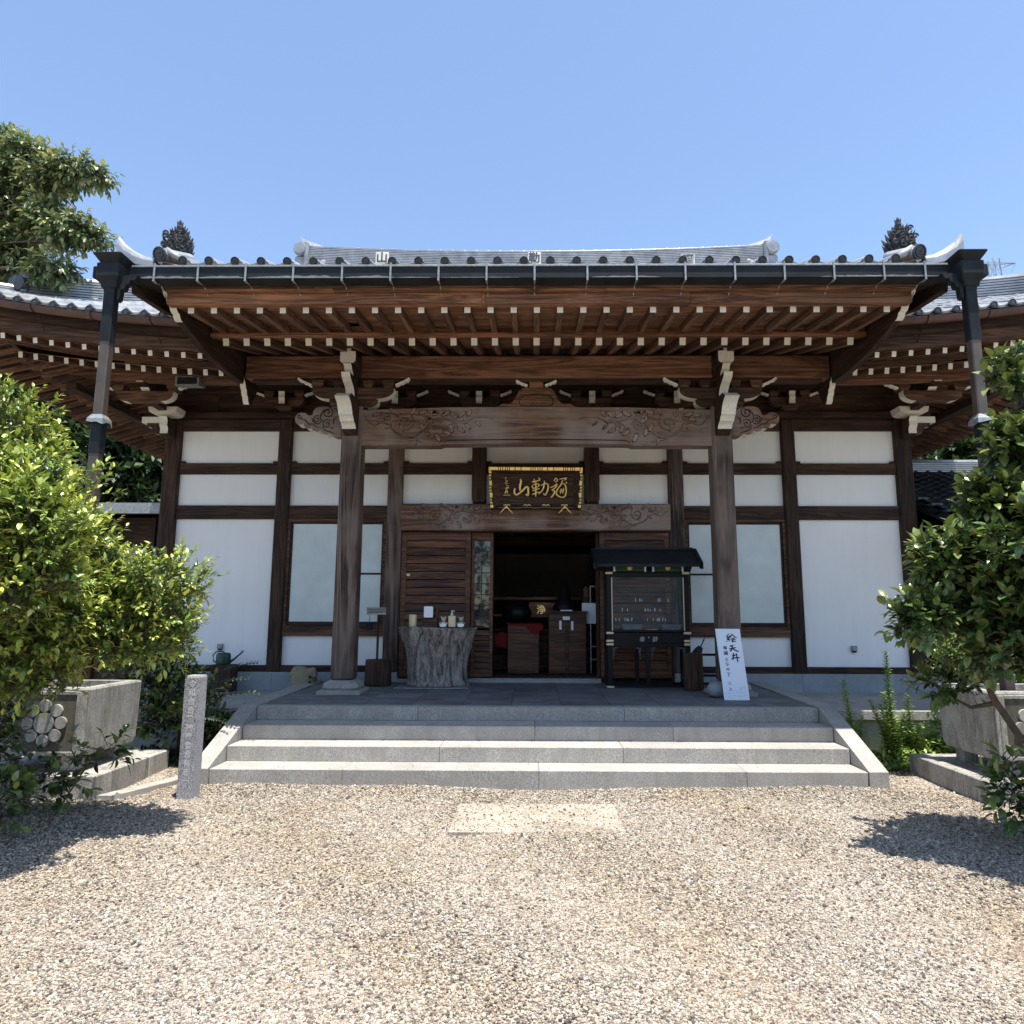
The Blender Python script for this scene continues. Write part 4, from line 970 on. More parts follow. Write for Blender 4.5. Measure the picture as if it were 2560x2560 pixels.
for px,ch in((952,'山'),(1332,'勒'),(1716,'彌')):
    v=at(px,648 if px==1332 else 650,16.70); 
    pl=MB().box(v.x-.165,v.x+.165,16.66,16.74,v.z-.17,v.z+.17,0,.01).build('ridge_plate',['white'],mr)
    text_obj('plate_character',ch,.30,'tiled',pl,(v.x,16.655,v.z+.0),ext=.004,off=.006)
# gable faces
for sg in(-1,1):
    m=MB(); m.prism([(12.0,7.1),(22,7.1),(17,10.5)],min(sg*5.7,sg*5.8),max(sg*5.7,sg*5.8),'x'); m.build('gable_boarding',['wyd'],mroof)
# ================================================================== THINGS ON THE PORCH
# name plaque
q=at(1338,1222,11.22)
pq=thing('name_plaque',(0,11.2,3.7),'dark wooden name plaque with gilded frame and large gold characters above the doors','plaque')
tilt=.16
def PQ(x,z,d=0): return (x,11.30-(z-3.42)*tilt-d,z)
m=MB(); m.loft([[PQ(-.60,3.49),PQ(.60,3.49),PQ(.60,3.98),PQ(-.60,3.98)],[PQ(-.60,3.49,-.04),PQ(.60,3.49,-.04),PQ(.60,3.98,-.04),PQ(-.60,3.98,-.04)]]); m.build('board',['wxd'],pq)
fr=MB()
O=[(-.755,4.06),(.745,4.05),(.71,3.39),(-.72,3.39)]; I=[(-.60,3.97),(.60,3.97),(.58,3.49),(-.585,3.49)]
for i in range(4):
    j=(i+1)%4; fr.loft([[PQ(*O[i],.10),PQ(*O[j],.10),PQ(*I[j],.0),PQ(*I[i],.0)],[PQ(*O[i],.06),PQ(*O[j],.06),PQ(*I[j],-.04),PQ(*I[i],-.04)]])
fr.build('frame',['wxd'],pq)
m=MB()
def edge(p,q,n,w,pat):
    P=Vector(p);Q=Vector(q); t=0; i=0
    while t<.999:
        L=pat[i%len(pat)]; e=min(1,t+L); w=abs(w)*(-1 if w<0 else 1); a=P.lerp(Q,t+.004);b=P.lerp(Q,e-.004); d=(Q-P).normalized(); nn=Vector((-d.y,d.x)) 
        c1=a+nn*w;c2=b+nn*w
        m.loft([[PQ(a.x,a.y,.115),PQ(b.x,b.y,.115),PQ(c2.x,c2.y,.105),PQ(c1.x,c1.y,.105)],[PQ(a.x,a.y,.09),PQ(b.x,b.y,.09),PQ(c2.x,c2.y,.085),PQ(c1.x,c1.y,.085)]])
        t=e; i+=1
edge((-.755,4.06),(.745,4.05),1,-.045,[.105,.022,.022,.03,.022,.022,.06,.062])
for k in range(13):
    t0=.02+k*.072; t1=t0+.072*(.55 if k%4 else .95)
    for s_ in(-1,1):
        xa=-.752 if s_<0 else .742; xb=-.72 if s_<0 else .71; w_=.034+.010*math.sin(k*1.7)
        edge((xa+(xb-xa)*t0,4.05-.66*t0),(xa+(xb-xa)*t1,4.05-.66*t1),1,w_ if s_<0 else -w_,[1.0])
for x in(-.47,.46):
    for s in(-1,1): m.loft([[PQ(x,3.43,.12),PQ(x+s*.02,3.43,.12),PQ(x+s*.11,3.33,.12),PQ(x+s*.085,3.345,.12)],[PQ(x,3.43,.11),PQ(x+s*.02,3.43,.11),PQ(x+s*.11,3.33,.11),PQ(x+s*.085,3.345,.11)]])
    p=Vector(PQ(x,3.43,.12)); m.lathe([(.002,-.012),(.022,-.006),(.024,.006)],tuple(p),8,0,'y')
for x in(-.49,-.44,-.17,-.11,.13,.19,.43,.48): 
    p=PQ(x,3.465,.02); m.tube([Vector(p)+Vector((.025*math.cos(a),0,.02*math.sin(a))) for a in(0,.8,1.6,2.4,3.1)],.006,5)
wave(m,[(-.60,3.425),(-.5,3.43),(-.3,3.42),(-.17,3.435),(0,3.42),(.15,3.435),(.3,3.42),(.5,3.43),(.60,3.425)],11.21,.005)
for s in(-1,1):
    for z in(3.87,3.60): p=PQ(s*.645,z,.02); m.tube([Vector(p)+Vector((s*.03*math.cos(a),0,.04*math.sin(a))) for a in(-1.2,-.4,.4,1.2)],[.003,.007,.007,.003],5)
m.build('gilt_edge',['gold'],pq)
def ptext(s,x,z,size,nm='character',sx=1,off=.0,ext=.010,mat='gold',bev=.003): text_obj(nm,s,size,mat,pq,PQ(x,z,.006),rx=math.pi/2-tilt*.98,ext=ext,bev=bev,off=off,sx=sx)
def brush(nm,strokes,org,sc,Y,rad,mat,parent,push,mapf):
    m=MB()
    for st in strokes:
        r=rad*(st[0] if isinstance(st[0],(int,float)) else 1); pts=st[1:] if isinstance(st[0],(int,float)) else st
        P=[]
        for p in pts:
            v=at(org[0]+p[0]*sc,org[1]+p[1]*sc,Y); P.append(mapf(v.x,v.z))
        P=[Vector(p) for p in P]; out=[]
        for i in range(len(P)-1):
            p0=P[max(i-1,0)];p1=P[i];p2=P[i+1];p3=P[min(i+2,len(P)-1)]
            for k in range(5):
                t=k/5; out.append(.5*((2*p1)+(-p0+p2)*t+(2*p0-5*p1+4*p2-p3)*t*t+(-p0+3*p1-3*p2+p3)*t**3))
        out.append(P[-1]); n=len(out); m.tube(out,[r*(.7+.3*math.sin(math.pi*(i+.5)/n)) for i in range(n)],6)
    return m.build(nm,[mat],parent,smooth=True)
pm=lambda x,z:PQ(x,z,.05)
O8,S8=(1200,1140),.1449
brush('character',[(1.25,(695,405),(705,450),(688,520),(692,605)),(1.15,(605,560),(590,620),(620,672),(685,640),(745,590),(790,540),(825,545),(830,605),(825,685),(790,655))],O8,S8,11.22,.0185,'gold',pq,0,pm)
brush('character',[((930,400),(936,470)),((1000,378),(1030,410),(985,440)),((890,455),(960,440),(1035,425)),((905,500),(1000,485),(1010,520),(915,560),(900,510)),((895,600),(960,585),(1025,560)),((960,455),(962,600),(958,705)),((895,665),(960,640),(1030,620)),((1110,430),(1105,500),(1075,590),(1010,655)),(1.1,(1050,515),(1120,480),(1170,500),(1165,590),(1125,670),(1090,640))],O8,S8,11.22,.0142,'gold',pq,0,pm)
brush('character',[((1270,440),(1300,390),(1335,425),(1290,455)),((1205,545),(1260,530),(1325,485),(1300,545),(1230,590)),(1.2,(1245,590),(1285,610),(1255,680),(1220,715)),((1365,405),(1430,395),(1490,385),(1450,425)),(1.1,(1420,420),(1390,500),(1325,590),(1320,660),(1390,705),(1460,695),(1485,600),(1465,500),(1420,480)),(.8,(1400,560),(1385,650)),(.8,(1440,550),(1425,650)),(.7,(1365,610),(1450,590)),((1475,450),(1500,475))],O8,S8,11.22,.0142,'gold',pq,0,pm)
brush('signature',[((450,375),(438,410)),((435,425),(475,440),(430,475),(485,485)),((440,505),(495,535),(430,565),(500,555)),((445,600),(425,660)),((470,595),(475,655)),((455,570),(452,640)),((400,682),(460,676),(522,682))],O8,S8,11.22,.0080,'gold',pq,0,pm)

def zfl(y): return fz(y)+.001
# tree stump table
st_=thing('stump_table',(-1.50,11.02,zfl(11)),'large weathered grey tree stump used as a table by the slatted door','table')
m=MB(); rings=[]; rr=random.Random(3); n=72; nz=30
ph=[rr.uniform(0,6.28) for _ in range(12)]; 
def stump_r(a,t):
    r=.415+.155*t**1.5 - .04*math.sin(math.pi*t)
    r+=.030*math.sin(3*a+ph[0]+.5*t)+.022*math.sin(7*a+ph[1]+1.2*t)+.014*math.sin(13*a+ph[2]+2*t)+.010*math.sin(23*a+ph[3]+3*math.sin(4*t))+.006*math.sin(37*a+ph[4]+5*t)
    r+=.02*math.exp(-((t)/.06)**2)
    return r
for j in range(nz+1):
    t=j/nz; rings.append([(-1.50+stump_r(2*math.pi*k/n,t)*math.cos(2*math.pi*k/n)*1.03+.03*t*0,11.02+stump_r(2*math.pi*k/n,t)*math.sin(2*math.pi*k/n)*.92,zfl(11)+.015+.855*t+(.012*math.sin(2*2*math.pi*k/n) if j==nz else 0)) for k in range(n)])
m.loft(rings)
mt,t_,b_=newmat('weathered_stump'); L_=t_.links; v=coords(t_,(7,7,1.3),0)
n1=N(t_,'ShaderNodeTexNoise',Scale=2.2,Detail=8,Roughness=.7,Distortion=.8); L_.new(v,n1.inputs[0])
r1=ramp(t_,[(.34,(.02,.016,.013)),(.42,(.17,.145,.12)),(.55,(.39,.345,.30)),(.75,(.55,.50,.455))]); L_.new(n1.outputs[0],r1.inputs[0])
n2=N(t_,'ShaderNodeTexNoise',Scale=7,Detail=5,Roughness=.7,Distortion=2); L_.new(v,n2.inputs[0]); r2=ramp(t_,[(.36,(.15,.13,.11)),(.47,(1,1,1))]); L_.new(n2.outputs[0],r2.inputs[0])
L_.new(mixc(t_,r1.outputs[0],r2.outputs[0],1.0,'MULTIPLY'),b_.inputs['Base Color']); b_.inputs['Roughness'].default_value=.85; bump(t_,b_,mixc(t_,n1.outputs[0],n2.outputs[0],.4),1.0,.05); M_['stump']=mt
m.build('trunk',['stump'],st_,smooth=True)
m=MB(); m.prism([(-2.06,10.55),(-.98,10.58),(-1.0,11.3),(-2.02,11.3)],zfl(10.9),zfl(10.9)+.012,'z'); m.build('ground_board',['steel'],st_)
zt=zfl(11)+.872
def small(name,loc,lab,cat,group=None): return thing(name,loc,lab,cat,group)
c1=small('bamboo_cup',(-1.83,10.72,zt),'plain pale wooden cup at the left end of the stump table','cup'); 
m=MB(); m.lathe([(.050,.0),(.056,.02),(.058,.185),(.050,.185),(.046,.03)],(-1.83,10.72,zt),16); m.build('cup',['brass'],c1,smooth=False)
c2=small('notice_holder',(-1.56,10.80,zt),'small wooden box holding a rounded white card on the stump table','box')
m=MB(); m.box(-1.70,-1.47,10.76,10.90,zt,zt+.14,0,.004); m.box(-1.70,-1.47,10.88,10.90,zt+.141,zt+.30,0,.003); m.box(-1.50,-1.465,10.80,10.90,zt+.142,zt+.30,0,.003); m.build('box',['wx'],c2)
m=MB(); w,h=.068,.082; cx_,cz_=-1.605,zt+.225
P=[(cx_+sx*(w-.015)+.015*math.cos(a),cz_+sz*(h-.015)+.015*math.sin(a)) for sx,sz,a0 in((1,1,0),(-1,1,math.pi/2),(-1,-1,math.pi),(1,-1,3*math.pi/2)) for a in(a0,a0+.8,a0+1.57)]
m.prism(P,10.745,10.752,'y'); M_['card']=plain('white_card',(.86,.88,.90),.6); m.build('card',['card'],c2)
c3=small('soap_bottle',(-1.25,10.72,zt),'wooden cased bottle with a white pump on the stump table','bottle')
m=MB(); m.box(-1.30,-1.19,10.68,10.78,zt,zt+.17,0,.008); m.build('case',['brass'],c3)
m=MB(); m.lathe([(.022,0),(.022,.02),(.010,.03),(.009,.06),(.016,.062),(.016,.075)],(-1.25,10.73,zt+.171),10); m.tube([(-1.25,10.73,zt+.24),(-1.22,10.71,zt+.243),(-1.215,10.70,zt+.225)],.006,6); m.build('pump',['white'],c3)
def figurine(x,lab,k):
    c=small('animal_figurine',(x,10.66,zt),lab,'figurine','small animal figurines on the stump')
    m=MB(); m.lathe([(.01,0),(.040,.01),(.046,.04),(.036,.075),(.02,.088)],(x,10.70,zt),12); m.build('body',['fig%d'%k],c,smooth=True)
    m=MB(); m.lathe([(.004,0),(.030,.012),(.038,.035),(.028,.058),(.006,.066)],(x,10.695,zt+.085),12)
    for s in(-1,1): m.lathe([(.003,0),(.014,.008),(.012,.018),(.002,.024)],(x+s*.030,10.695,zt+.135),8)
    m.build('head',['fig%d'%k],c,smooth=True)
    m=MB(); m.prism([(x+.052*math.cos(a),zt+.032+.028*math.sin(a)) for a in [i*.4488 for i in range(14)]],10.638,10.648,'y'); m.build('plate',['card'],c)
    for s in(-1,1): MB().tube([(x+s*.035,10.69,zt+.07),(x+s*.058,10.66,zt+.055),(x+s*.045,10.645,zt+.06)],.010,6).build('arm',['fig%d'%k],c)
M_['fig0']=plain('figurine_tan',(.52,.45,.33),.5,noise=.3,nsc=30); M_['fig1']=plain('figurine_grey',(.30,.34,.29),.5,noise=.3,nsc=30)
figurine(-1.37,'tan animal figurine left of the pump bottle holding a white oval plate',0); figurine(-1.11,'grey green animal figurine right of the pump bottle holding a white oval plate',1)

# little sign on a log, left of the doors
c=thing('log_signpost',(-2.40,11.0,zfl(11)),'small weathered sign board on a thin post standing in a dark log','sign')
m=MB(); m.lathe([(.19,0),(.20,.03),(.195,.37),(.19,.385)],(-2.38,11.0,zfl(11)),18); m.build('log',['stumpd'] if 'stumpd' in M_ else ['wzd'],c)
m=MB(); m.box(-2.42,-2.385,10.98,11.0,zfl(11)+.38,1.76,0,.004); m.build('post',['wzd'],c)
m=MB(); m.box(-2.575,-2.28,10.95,10.972,1.735,1.845,0,.004); M_['wsign']=wood('weathered_sign',(.18,.18,.18),(.42,.42,.41),(.62,.62,.62),'x',1.0); m.build('sign_board',['wsign'],c)
m=MB(); m.lathe([(.055,-.02),(.060,0),(.055,.02)],(-2.53,10.96,1.56),14,0,'y'); m.tube([(-2.53,10.96,1.62),(-2.53,10.96,1.735)],.004,5); m.build('hanging_gong',['gutd'],c)
# sack with cloth by the left wall
c=thing('jute_sack',(-3.6,11.25,.56),'jute sack stuffed with crumpled brown cloth against the left wall','sack')
M_['jute']=plain('jute',(.34,.28,.18),.95,noise=.2,nsc=60,bmp=.6,bsc=200)
m=MB(); x,y=-3.59,11.28; m.loft([[(x-w,y-d,z),(x,y-d*1.12,z),(x+w,y-d,z),(x+w*1.06,y,z),(x+w,y+d,z),(x,y+d,z),(x-w,y+d,z),(x-w*1.06,y,z)] for w,d,z in((.155,.12,.56),(.165,.13,.62),(.16,.125,.75),(.165,.13,.83),(.17,.13,.86))]); sk_=m.build('sack',['jute'],c,smooth=True)
m=MB()
for k in range(9):
    a=k*.75; m.tube([(x-.17+.045*k+.01*math.sin(k),y-.12,.80+.03*math.sin(2*k)),(x-.13+.035*k,y-.04,.90+.02*math.sin(a)),(x-.10+.03*k,y+.05,.88)],[.028,.045,.03],7)
m.build('cloth',['jute'],c,smooth=True)
m=MB()
for k in range(3): zc=.64+.075*k; m.prism([(x+.115,zc),(x+.14,zc-.028),(x+.16,zc),(x+.14,zc+.028)],y-.14,y-.135,'y')
m.build('printed_mark',['carve'],sk_)
# watering can on a wooden block
c=thing('wooden_block',(-4.84,11.3,.55),'dark square wooden block standing by the left wall under the can','block'); m=MB(); m.box(-5.02,-4.69,11.2,11.45,.552,.965,0,.012); m.build('block',['wzd'],c)
c=thing('watering_can',(-4.85,11.32,.965),'green plastic watering can with long spout on the wooden block','watering can')
M_['green']=plain('green_plastic',(.008,.055,.035),.35)
m=MB(); x,y,z=-4.88,11.32,.967; m.loft([[(x+.115*w*math.cos(a),y+.075*w*math.sin(a),z+h) for a in [i*math.pi/8 for i in range(16)]] for w,h in((.96,0),(1,.015),(1.0,.13),(.92,.165),(.7,.175))]); m.build('tank',['green'],c,smooth=True)
m=MB(); m.tube([(x+.09,y,z+.03),(x+.16,y,z+.07),(x+.22,y,z+.125),(x+.29,y,z+.185)],[.026,.018,.013,.011],8); m.build('spout',['green'],c,smooth=True)
m=MB(); m.lathe([(.010,0),(.026,.018),(.024,.024)],(x+.292,y,z+.185),10); m.build('rose',['steel'],c)
m=MB(); m.tube([(x-.10,y,z+.02),(x-.155,y,z+.05),(x-.165,y,z+.14),(x-.12,y,z+.19),(x-.02,y,z+.195),(x+.02,y,z+.17)],.011,7); m.build('handle',['green'],c,smooth=True)
# wall sockets, flood light
for xx in(-5.08,5.07):
    m=MB(); m.box(xx-.042,xx+.042,11.60,11.66,1.19,1.27,0,.008); o=m.build('socket_cover',['steel'],hall); m=MB(); m.box(xx-.03,xx+.03,11.615,11.655,1.165,1.1895); m.build('socket',['gutd'],o)
fl=MB(); fl.prism([(10.35,5.31),(10.35,5.16),(10.56,5.19),(10.56,5.30)],-5.485,-5.12,'x'); fo=fl.build('flood_light',['steel'],hall); MB().box(-5.45,-5.155,10.340,10.349,5.185,5.29).build('lens',['dglass'],fo); MB().tube([(-5.3,10.5,5.28),(-5.3,10.5,5.40)],.02,6).build('mount',['steel'],fo)
# white board sign leaning on the right column
c=thing('leaning_sign',(2.58,9.5,.65),'tall white sign board with black brush characters leaning on the right column','sign')
pb=[(2.425,9.50,.652),(2.75,9.50,.652),(2.765,9.88,1.552),(2.435,9.88,1.552)]
nrm=Vector((0,-.9,.38)).normalized()*.012
m=MB(); m.loft([[Vector(p)+nrm for p in pb],pb]); M_['board']=plain('white_board',(.80,.84,.90),.5,noise=.02,nsc=4); m.build('board',['board'],c)
M_['ink']=plain('ink',(.008,.008,.01),.6); M_['inkg']=plain('ink_grey',(.40,.43,.50),.6)
lean=math.atan2(.38,.90)
def btext(s,u,v,size,nm='character',mat='ink',off=.0,sx=1,rz=0):
    a=Vector(pb[0]).lerp(Vector(pb[1]),u); b=Vector(pb[3]).lerp(Vector(pb[2]),u); p=a.lerp(b,v)+nrm*1.15
    text_obj(nm,s,size,mat,c,p,rx=math.pi/2-lean,ext=.0006,off=off,sx=sx)
Ob,Sb=(1700,1540),.1553
def bm(x,z):
    t=(z-.652)/.9; return (x,9.50+.38*t-.013,z)
def bbrush(st,r):
    m_=lambda x,z:bm(x,z); return brush('character',st,Ob,Sb,9.72,r,'ink',c,0,m_)
bbrush([((835,270),(795,325),(850,315)),((850,300),(800,365),(855,350)),((825,345),(835,395)),((800,385),(785,398)),((885,272),(865,310),(840,335)),((885,275),(920,310),(960,335)),((870,345),(930,338)),((860,368),(935,360)),((905,368),(875,398),(940,388))],.0075)
bbrush([((832,470),(890,456)),((820,512),(870,502),(925,490)),((870,462),(862,515),(828,550)),((880,512),(920,535),(968,552))],.0095)
bbrush([((882,575),(872,640),(858,690)),((925,580),(932,660),(935,720)),((850,622),(925,602)),((838,664),(900,652),(975,648))],.0088)
for s,v,z in(('雨',.72,.05),('龍',.645,.06),('三',.555,.042),('彦',.49,.048),('幸',.41,.045),('丁',.345,.055),('二',.225,.042),('上',.145,.042)): btext(s,.30,v,z,'small_character',off=.001)
for k in range(5):
    pass
m=MB()
def BP(u,v): a=Vector(pb[0]).lerp(Vector(pb[1]),u); b=Vector(pb[3]).lerp(Vector(pb[2]),u); return a.lerp(b,v)+nrm*1.1
for pts in([(.05,.08),(.15,.10),(.3,.09),(.5,.11),(.7,.10)],[(.62,.14),(.75,.165),(.92,.18)],[(.75,.165),(.72,.12),(.80,.10)],[(.85,.17),(.88,.13),(.86,.09)],[(.1,.05),(.4,.06),(.7,.05),(.95,.07)],[(.2,.12),(.25,.10),(.22,.07)],[(.4,.13),(.55,.135)]):
    m.tube([BP(*p) for p in pts],.0016,4)
m.build('faint_sketch',['inkg'],c)
# cut log and round stone behind the sign
c=thing('stump_stool',(2.50,9.99,.66),'dark upright log stool standing behind the leaning sign','stool'); m=MB(); m.lathe([(.14,0),(.15,.03),(.145,.50),(.14,.52)],(2.28,10.62,zfl(10.6)),14); m.build('log',['wzd'],c)
c=thing('round_stone',(2.46,9.72,.66),'smooth round grey stone tucked beside the leaning sign','stone'); m=MB(); m.lathe([(.02,0),(.10,.03),(.125,.10),(.10,.17),(.03,.20)],(2.40,9.80,.66),14); m.build('stone',['found'],c,smooth=True)
# umbrella
c=thing('folded_umbrella',(2.30,11.05,1.0),'dark folded umbrella hanging at a slant from the low rail','umbrella')
a=Vector((2.50,11.05,1.27)); b=Vector((2.19,11.05,.76)); m=MB(); rings=[]
for i in range(9):
    t=i/8; p=a.lerp(b,t); r=(.085*math.sin(min(1,t*2.2+.25)*math.pi/2)*(1-t)**.6+.006); d=(b-a).normalized(); s=Vector((-d.z,0,d.x)); u=Vector((0,1,0))
    rings.append([p+(s*math.cos(k*math.pi/8)+u*math.sin(k*math.pi/8))*r*(1 if k%2 else .62) for k in range(16)])
m.loft(rings); M_['umb']=plain('umbrella_cloth',(.035,.030,.030),.7,noise=.5,nsc=25); m.build('canopy',['umb'],c)
m=MB(); m.tube([a,a+Vector((.05,0,.10)),a+Vector((.07,0,.17)),a+Vector((.04,0,.21)),a+Vector((-.01,0,.20)),a+Vector((-.03,0,.17))],.010,6); m.build('handle',['wzd'],c)
c=thing('umbrella_rail',(2.3,11.12,.66),'low black two-bar rail beside the cabinet','rail'); m=MB()
for z in(.70,.82,1.13): m.box(2.22,2.80,11.12,11.15,z,z+.035,0,.004)
m.box(2.22,2.25,11.10,11.17,.67,1.20,0,.004); m.build('rail',['black'],c)
# ---- fortune cabinet
c=thing('shrine_cabinet',(1.66,11.1,zfl(11)),'black lacquered cabinet with small roof, glass front and brass fittings','cabinet')
zc=zfl(10.9); X0,X1,Y0,Y1=1.06,2.29,10.78,11.25
m=MB()
pr=[(10.56,2.445),(10.56,2.49),(11.0,2.735),(11.06,2.735),(11.50,2.49),(11.50,2.445),(11.03,2.68)]
m=MB(); m.loft([[(x,p[0],p[1]) for p in pr] for x in(.88,2.44)]); 
rf=m.build('cabinet_roof',['rooff'] if 'rooff' in M_ else ['gutd'],c)
m=MB(); m.box(.90,2.42,10.99,11.07,2.737,2.775,0,.006); m.build('ridge',['gutd'],rf)
for x in(.875,2.445): m=MB(); m.loft([[(x+d,p[0]+.0,p[1]+e) for p,e in zip(pr,(-.03,.02,.025,.025,.02,-.03,-.03))] for d in(-.025,.025)]); m.build('roof_verge',['black'],rf)
for x in(X0,X1-.07):
    for y in(Y0,Y1-.06):
        m=MB(); m.box(x,x+.07,y,y+.06,zc,2.52,0,.006); m.build('post',['black'],c)
for x in(X0+.005,X1-.075):
    for z in(.0,.615,.665,.78,1.67): 
        if z==.615 or z==.665: pass
        hh=.035 if z not in(.0,) else .03
        m=MB(); m.box(x-.018,x+.088,Y0-.012,Y0+.075,zc+z*1.0,zc+z+hh,0,.006); m.build('brass_fitting',['brass'],c)
def bar(nm,x0,x1,y0,y1,z0,z1,mat='black'): MB().box(x0,x1,y0,y1,z0,z1,0,.004).build(nm,[mat],c)
bar('rail',X0+.07,X1-.07,Y0,Y0+.05,zc+.015,zc+.05); bar('rail',X0+.07,X1-.07,Y1-.05,Y1,zc+.015,zc+.05)
bar('drawer_box',X0+.07,X1-.07,Y0+.008,Y1,zc+.60,zc+.80); bar('rail',X0+.07,X1-.07,Y0+.004,Y0+.05,zc+1.63,zc+1.70); bar('rail',X0+.07,X1-.07,Y0,Y0+.05,zc+1.82,zc+1.86)
bar('drawer_front',X0+.40,X0+.75,Y0-.004,Y0+.0075,zc+.645,zc+.76); bar('drawer_front',X0+.80,X1-.10,Y0-.004,Y0+.0075,zc+.645,zc+.76)
bar('shelf',X0+.07,X1-.07,Y0+.02,Y1,zc+.81,zc+.84)
for x in(1.60,1.66): bar('leg',x-.035,x+.03,Y0,Y0+.05,zc+.05,zc+.60) if x==1.66 else bar('leg',x-.07,x-.02,Y1-.06,Y1,zc+.05,zc+.60)
text_obj('front_character','奉',.085,'steel',c,(1.58,Y0-.005,zc+.70),ext=.001,off=.001); text_obj('front_character','獻',.085,'steel',c,(1.77,Y0-.005,zc+.70),ext=.001,off=.001)
MB().lathe([(.004,-.012),(.010,-.006),(.004,0)],(1.675,Y0-.006,zc+.735),8,0,'y').build('drawer_knob',['brass'],c)
M_['grn']=plain('green_paint',(.02,.13,.05),.5)
for xa,xb in((1.165,1.66),(1.75,2.22)):
    m=MB(); m.box(xa,xb,Y0+.010,Y0+.03,zc+1.71,zc+1.82); fp=m.build('transom',['black'],c)
    m=MB()
    for k in range(5): m.box(xa+.02,xb-.02,Y0+.002,Y0+.0095,zc+1.718+k*.02,zc+1.729+k*.02)
    m.build('green_bars',['grn'],fp)
    for q in(xa,xb-.028): MB().box(q,q+.028,Y0-.006,Y0+.0015,zc+1.708,zc+1.825,0,.004).build('white_slip',['card'],fp)
    xm=(xa+xb)/2; m=MB(); m.lathe([(.004,-.006),(.018,-.004),(.02,0)],(xm,Y0-.003,zc+1.768),10,0,'y')
    for k in range(8): a=k*math.pi/4; m.lathe([(.003,-.004),(.011,-.002),(.011,0)],(xm+.030*math.cos(a),Y0-.002,zc+1.768+.030*math.sin(a)),8,0,'y')
    m.build('flower_crest',['gold'],fp)
for z in(.94,1.09,1.24,1.40): bar('glass_shelf_rail',X0+.08,X1-.12,Y1-.10,Y1-.085,zc+z,zc+z+.012)
m=MB()
for k,z in enumerate((.97,.97,.97,1.12,1.12,1.27)):
    for j in range(4+k%3): x=1.20+.85*R_.random(); m.box(x,x+.010,Y1-.098,Y1-.09,zc+z,zc+z+.035+.02*R_.random())
M_['glint']=plain('charm_tag',(.75,.73,.66),.4); m.build('painted_glints',['glint'],c)  # pale slivers behind the glass, painted stand-ins for bright reflected spots
MB().box(X0+.075,X1-.075,Y0+.02,Y0+.026,zc+.85,zc+1.625).build('glass_front',['cglass'],c)
for x in(X0+.073,X1-.085): MB().box(x,x+.012,Y0+.008,Y0+.019,zc+.83,zc+1.62).build('glass_edge',['brass'],c)
M_['tray']=plain('blue_grey_tray',(.06,.08,.095),.5)
for xa,xb in((1.28,1.60),(1.87,2.18)):
    m=MB(); m.loft([[(xa+e,Y0+.06,zc+.842+h),(xb-e,Y0+.06,zc+.842+h),(xb-e,Y0+.20,zc+.842+h),(xa+e,Y0+.20,zc+.842+h)] for e,h in((.03,0),(0,.085))]); m.build('tray',['tray'],c)
bar('slip_of_paper',1.64,1.82,Y0+.06,Y0+.18,zc+.842,zc+.855,'fig0')
for sx,x in((1,X0+.07),(-1,1.565),(1,1.70),(-1,X1-.07)):
    m=MB(); z=zc+.598; wave(m,[(x,z-.02),(x+sx*.03,z-.03),(x+sx*.06,z-.015),(x+sx*.085,z-.03)],Y0+.02,.012,n=4); wave(m,[(x+sx*.012,z-.04),(x+sx*.03,z-.09),(x+sx*.012,z-.14),(x+sx*.02,z-.19)],Y0+.02,.012,n=4); scroll(m,x+sx*.03,z-.06,.022,1,sx,Y0+.018,.008); m.build('corner_bracket',['tray'],c)

# ---- inside the hall
zi=.762
def I(px,py,Y): return at(px,py,Y)
c=thing('altar_stand',(-.25,12.6,zi),'wooden stand with red cloth and black drum just inside the doors','stand')
MB().box(-.48,.06,12.35,12.75,zi,zi+.83,0,.01).build('stand',['door'],c)
M_['red']=plain('red_cloth',(.16,.006,.006),.9)
m=MB(); m.prism([(-.44,1.60),(.10,1.60),(.14,1.53),(-.02,1.40),(-.18,1.55),(-.44,1.56)],12.33,12.345,'y'); m.box(-.52,.10,12.33,12.77,1.593,1.605); m.build('red_cloth',['red'],c)
m=MB(); m.prism([(-.66,1.22),(-.50,1.18),(-.48,1.42),(-.60,1.46),(-.72,1.36)],12.40,12.43,'y'); m.build('red_cloth',['red'],c)
c=thing('wooden_drum',(-.33,12.55,1.61),'round black drum resting on the red cloth inside','drum'); MB().lathe([(.05,0),(.22,.05),(.27,.16),(.22,.28),(.05,.34)],(-.33,12.55,1.61),18).build('drum',['black'],c,smooth=True)
c=thing('paper_lectern',(.52,12.4,zi),'tall wooden lectern with white paper strips inside the doorway','lectern')
m=MB(); m.box(.22,.86,12.3,12.7,zi,1.78,0,.01); m.build('lectern',['door'],c); MB().box(.19,.89,12.26,12.73,1.782,1.81,0,.005).build('top',['door'],c)
MB().box(.50,.555,12.28,12.297,zi+.02,1.70,0,.004).build('centre_bar',['wx'],c)
m=MB(); m.box(.46,.58,12.262,12.27,1.66,1.72); m.box(.40,.44,12.27,12.276,1.50,1.65); m.box(.60,.64,12.27,12.276,1.49,1.64); m.box(.42,.62,12.28,12.42,1.811,1.83); m.build('paper_strips',['card'],c)
c=thing('incense_burner',(.50,12.5,1.83),'black peaked vessel standing on the lectern inside','vessel'); MB().lathe([(.20,0),(.22,.03),(.16,.12),(.10,.22),(.06,.34),(.02,.42),(.002,.48)],(.50,12.52,1.831),14).build('vessel',['black'],c,smooth=True)
c=thing('picture_stand',(.98,12.5,zi),'metal stand holding two framed pictures inside the right of the doorway','stand')
m=MB()
for x in(.94,1.45): m.box(x,x+.02,12.5,12.52,zi,2.25)
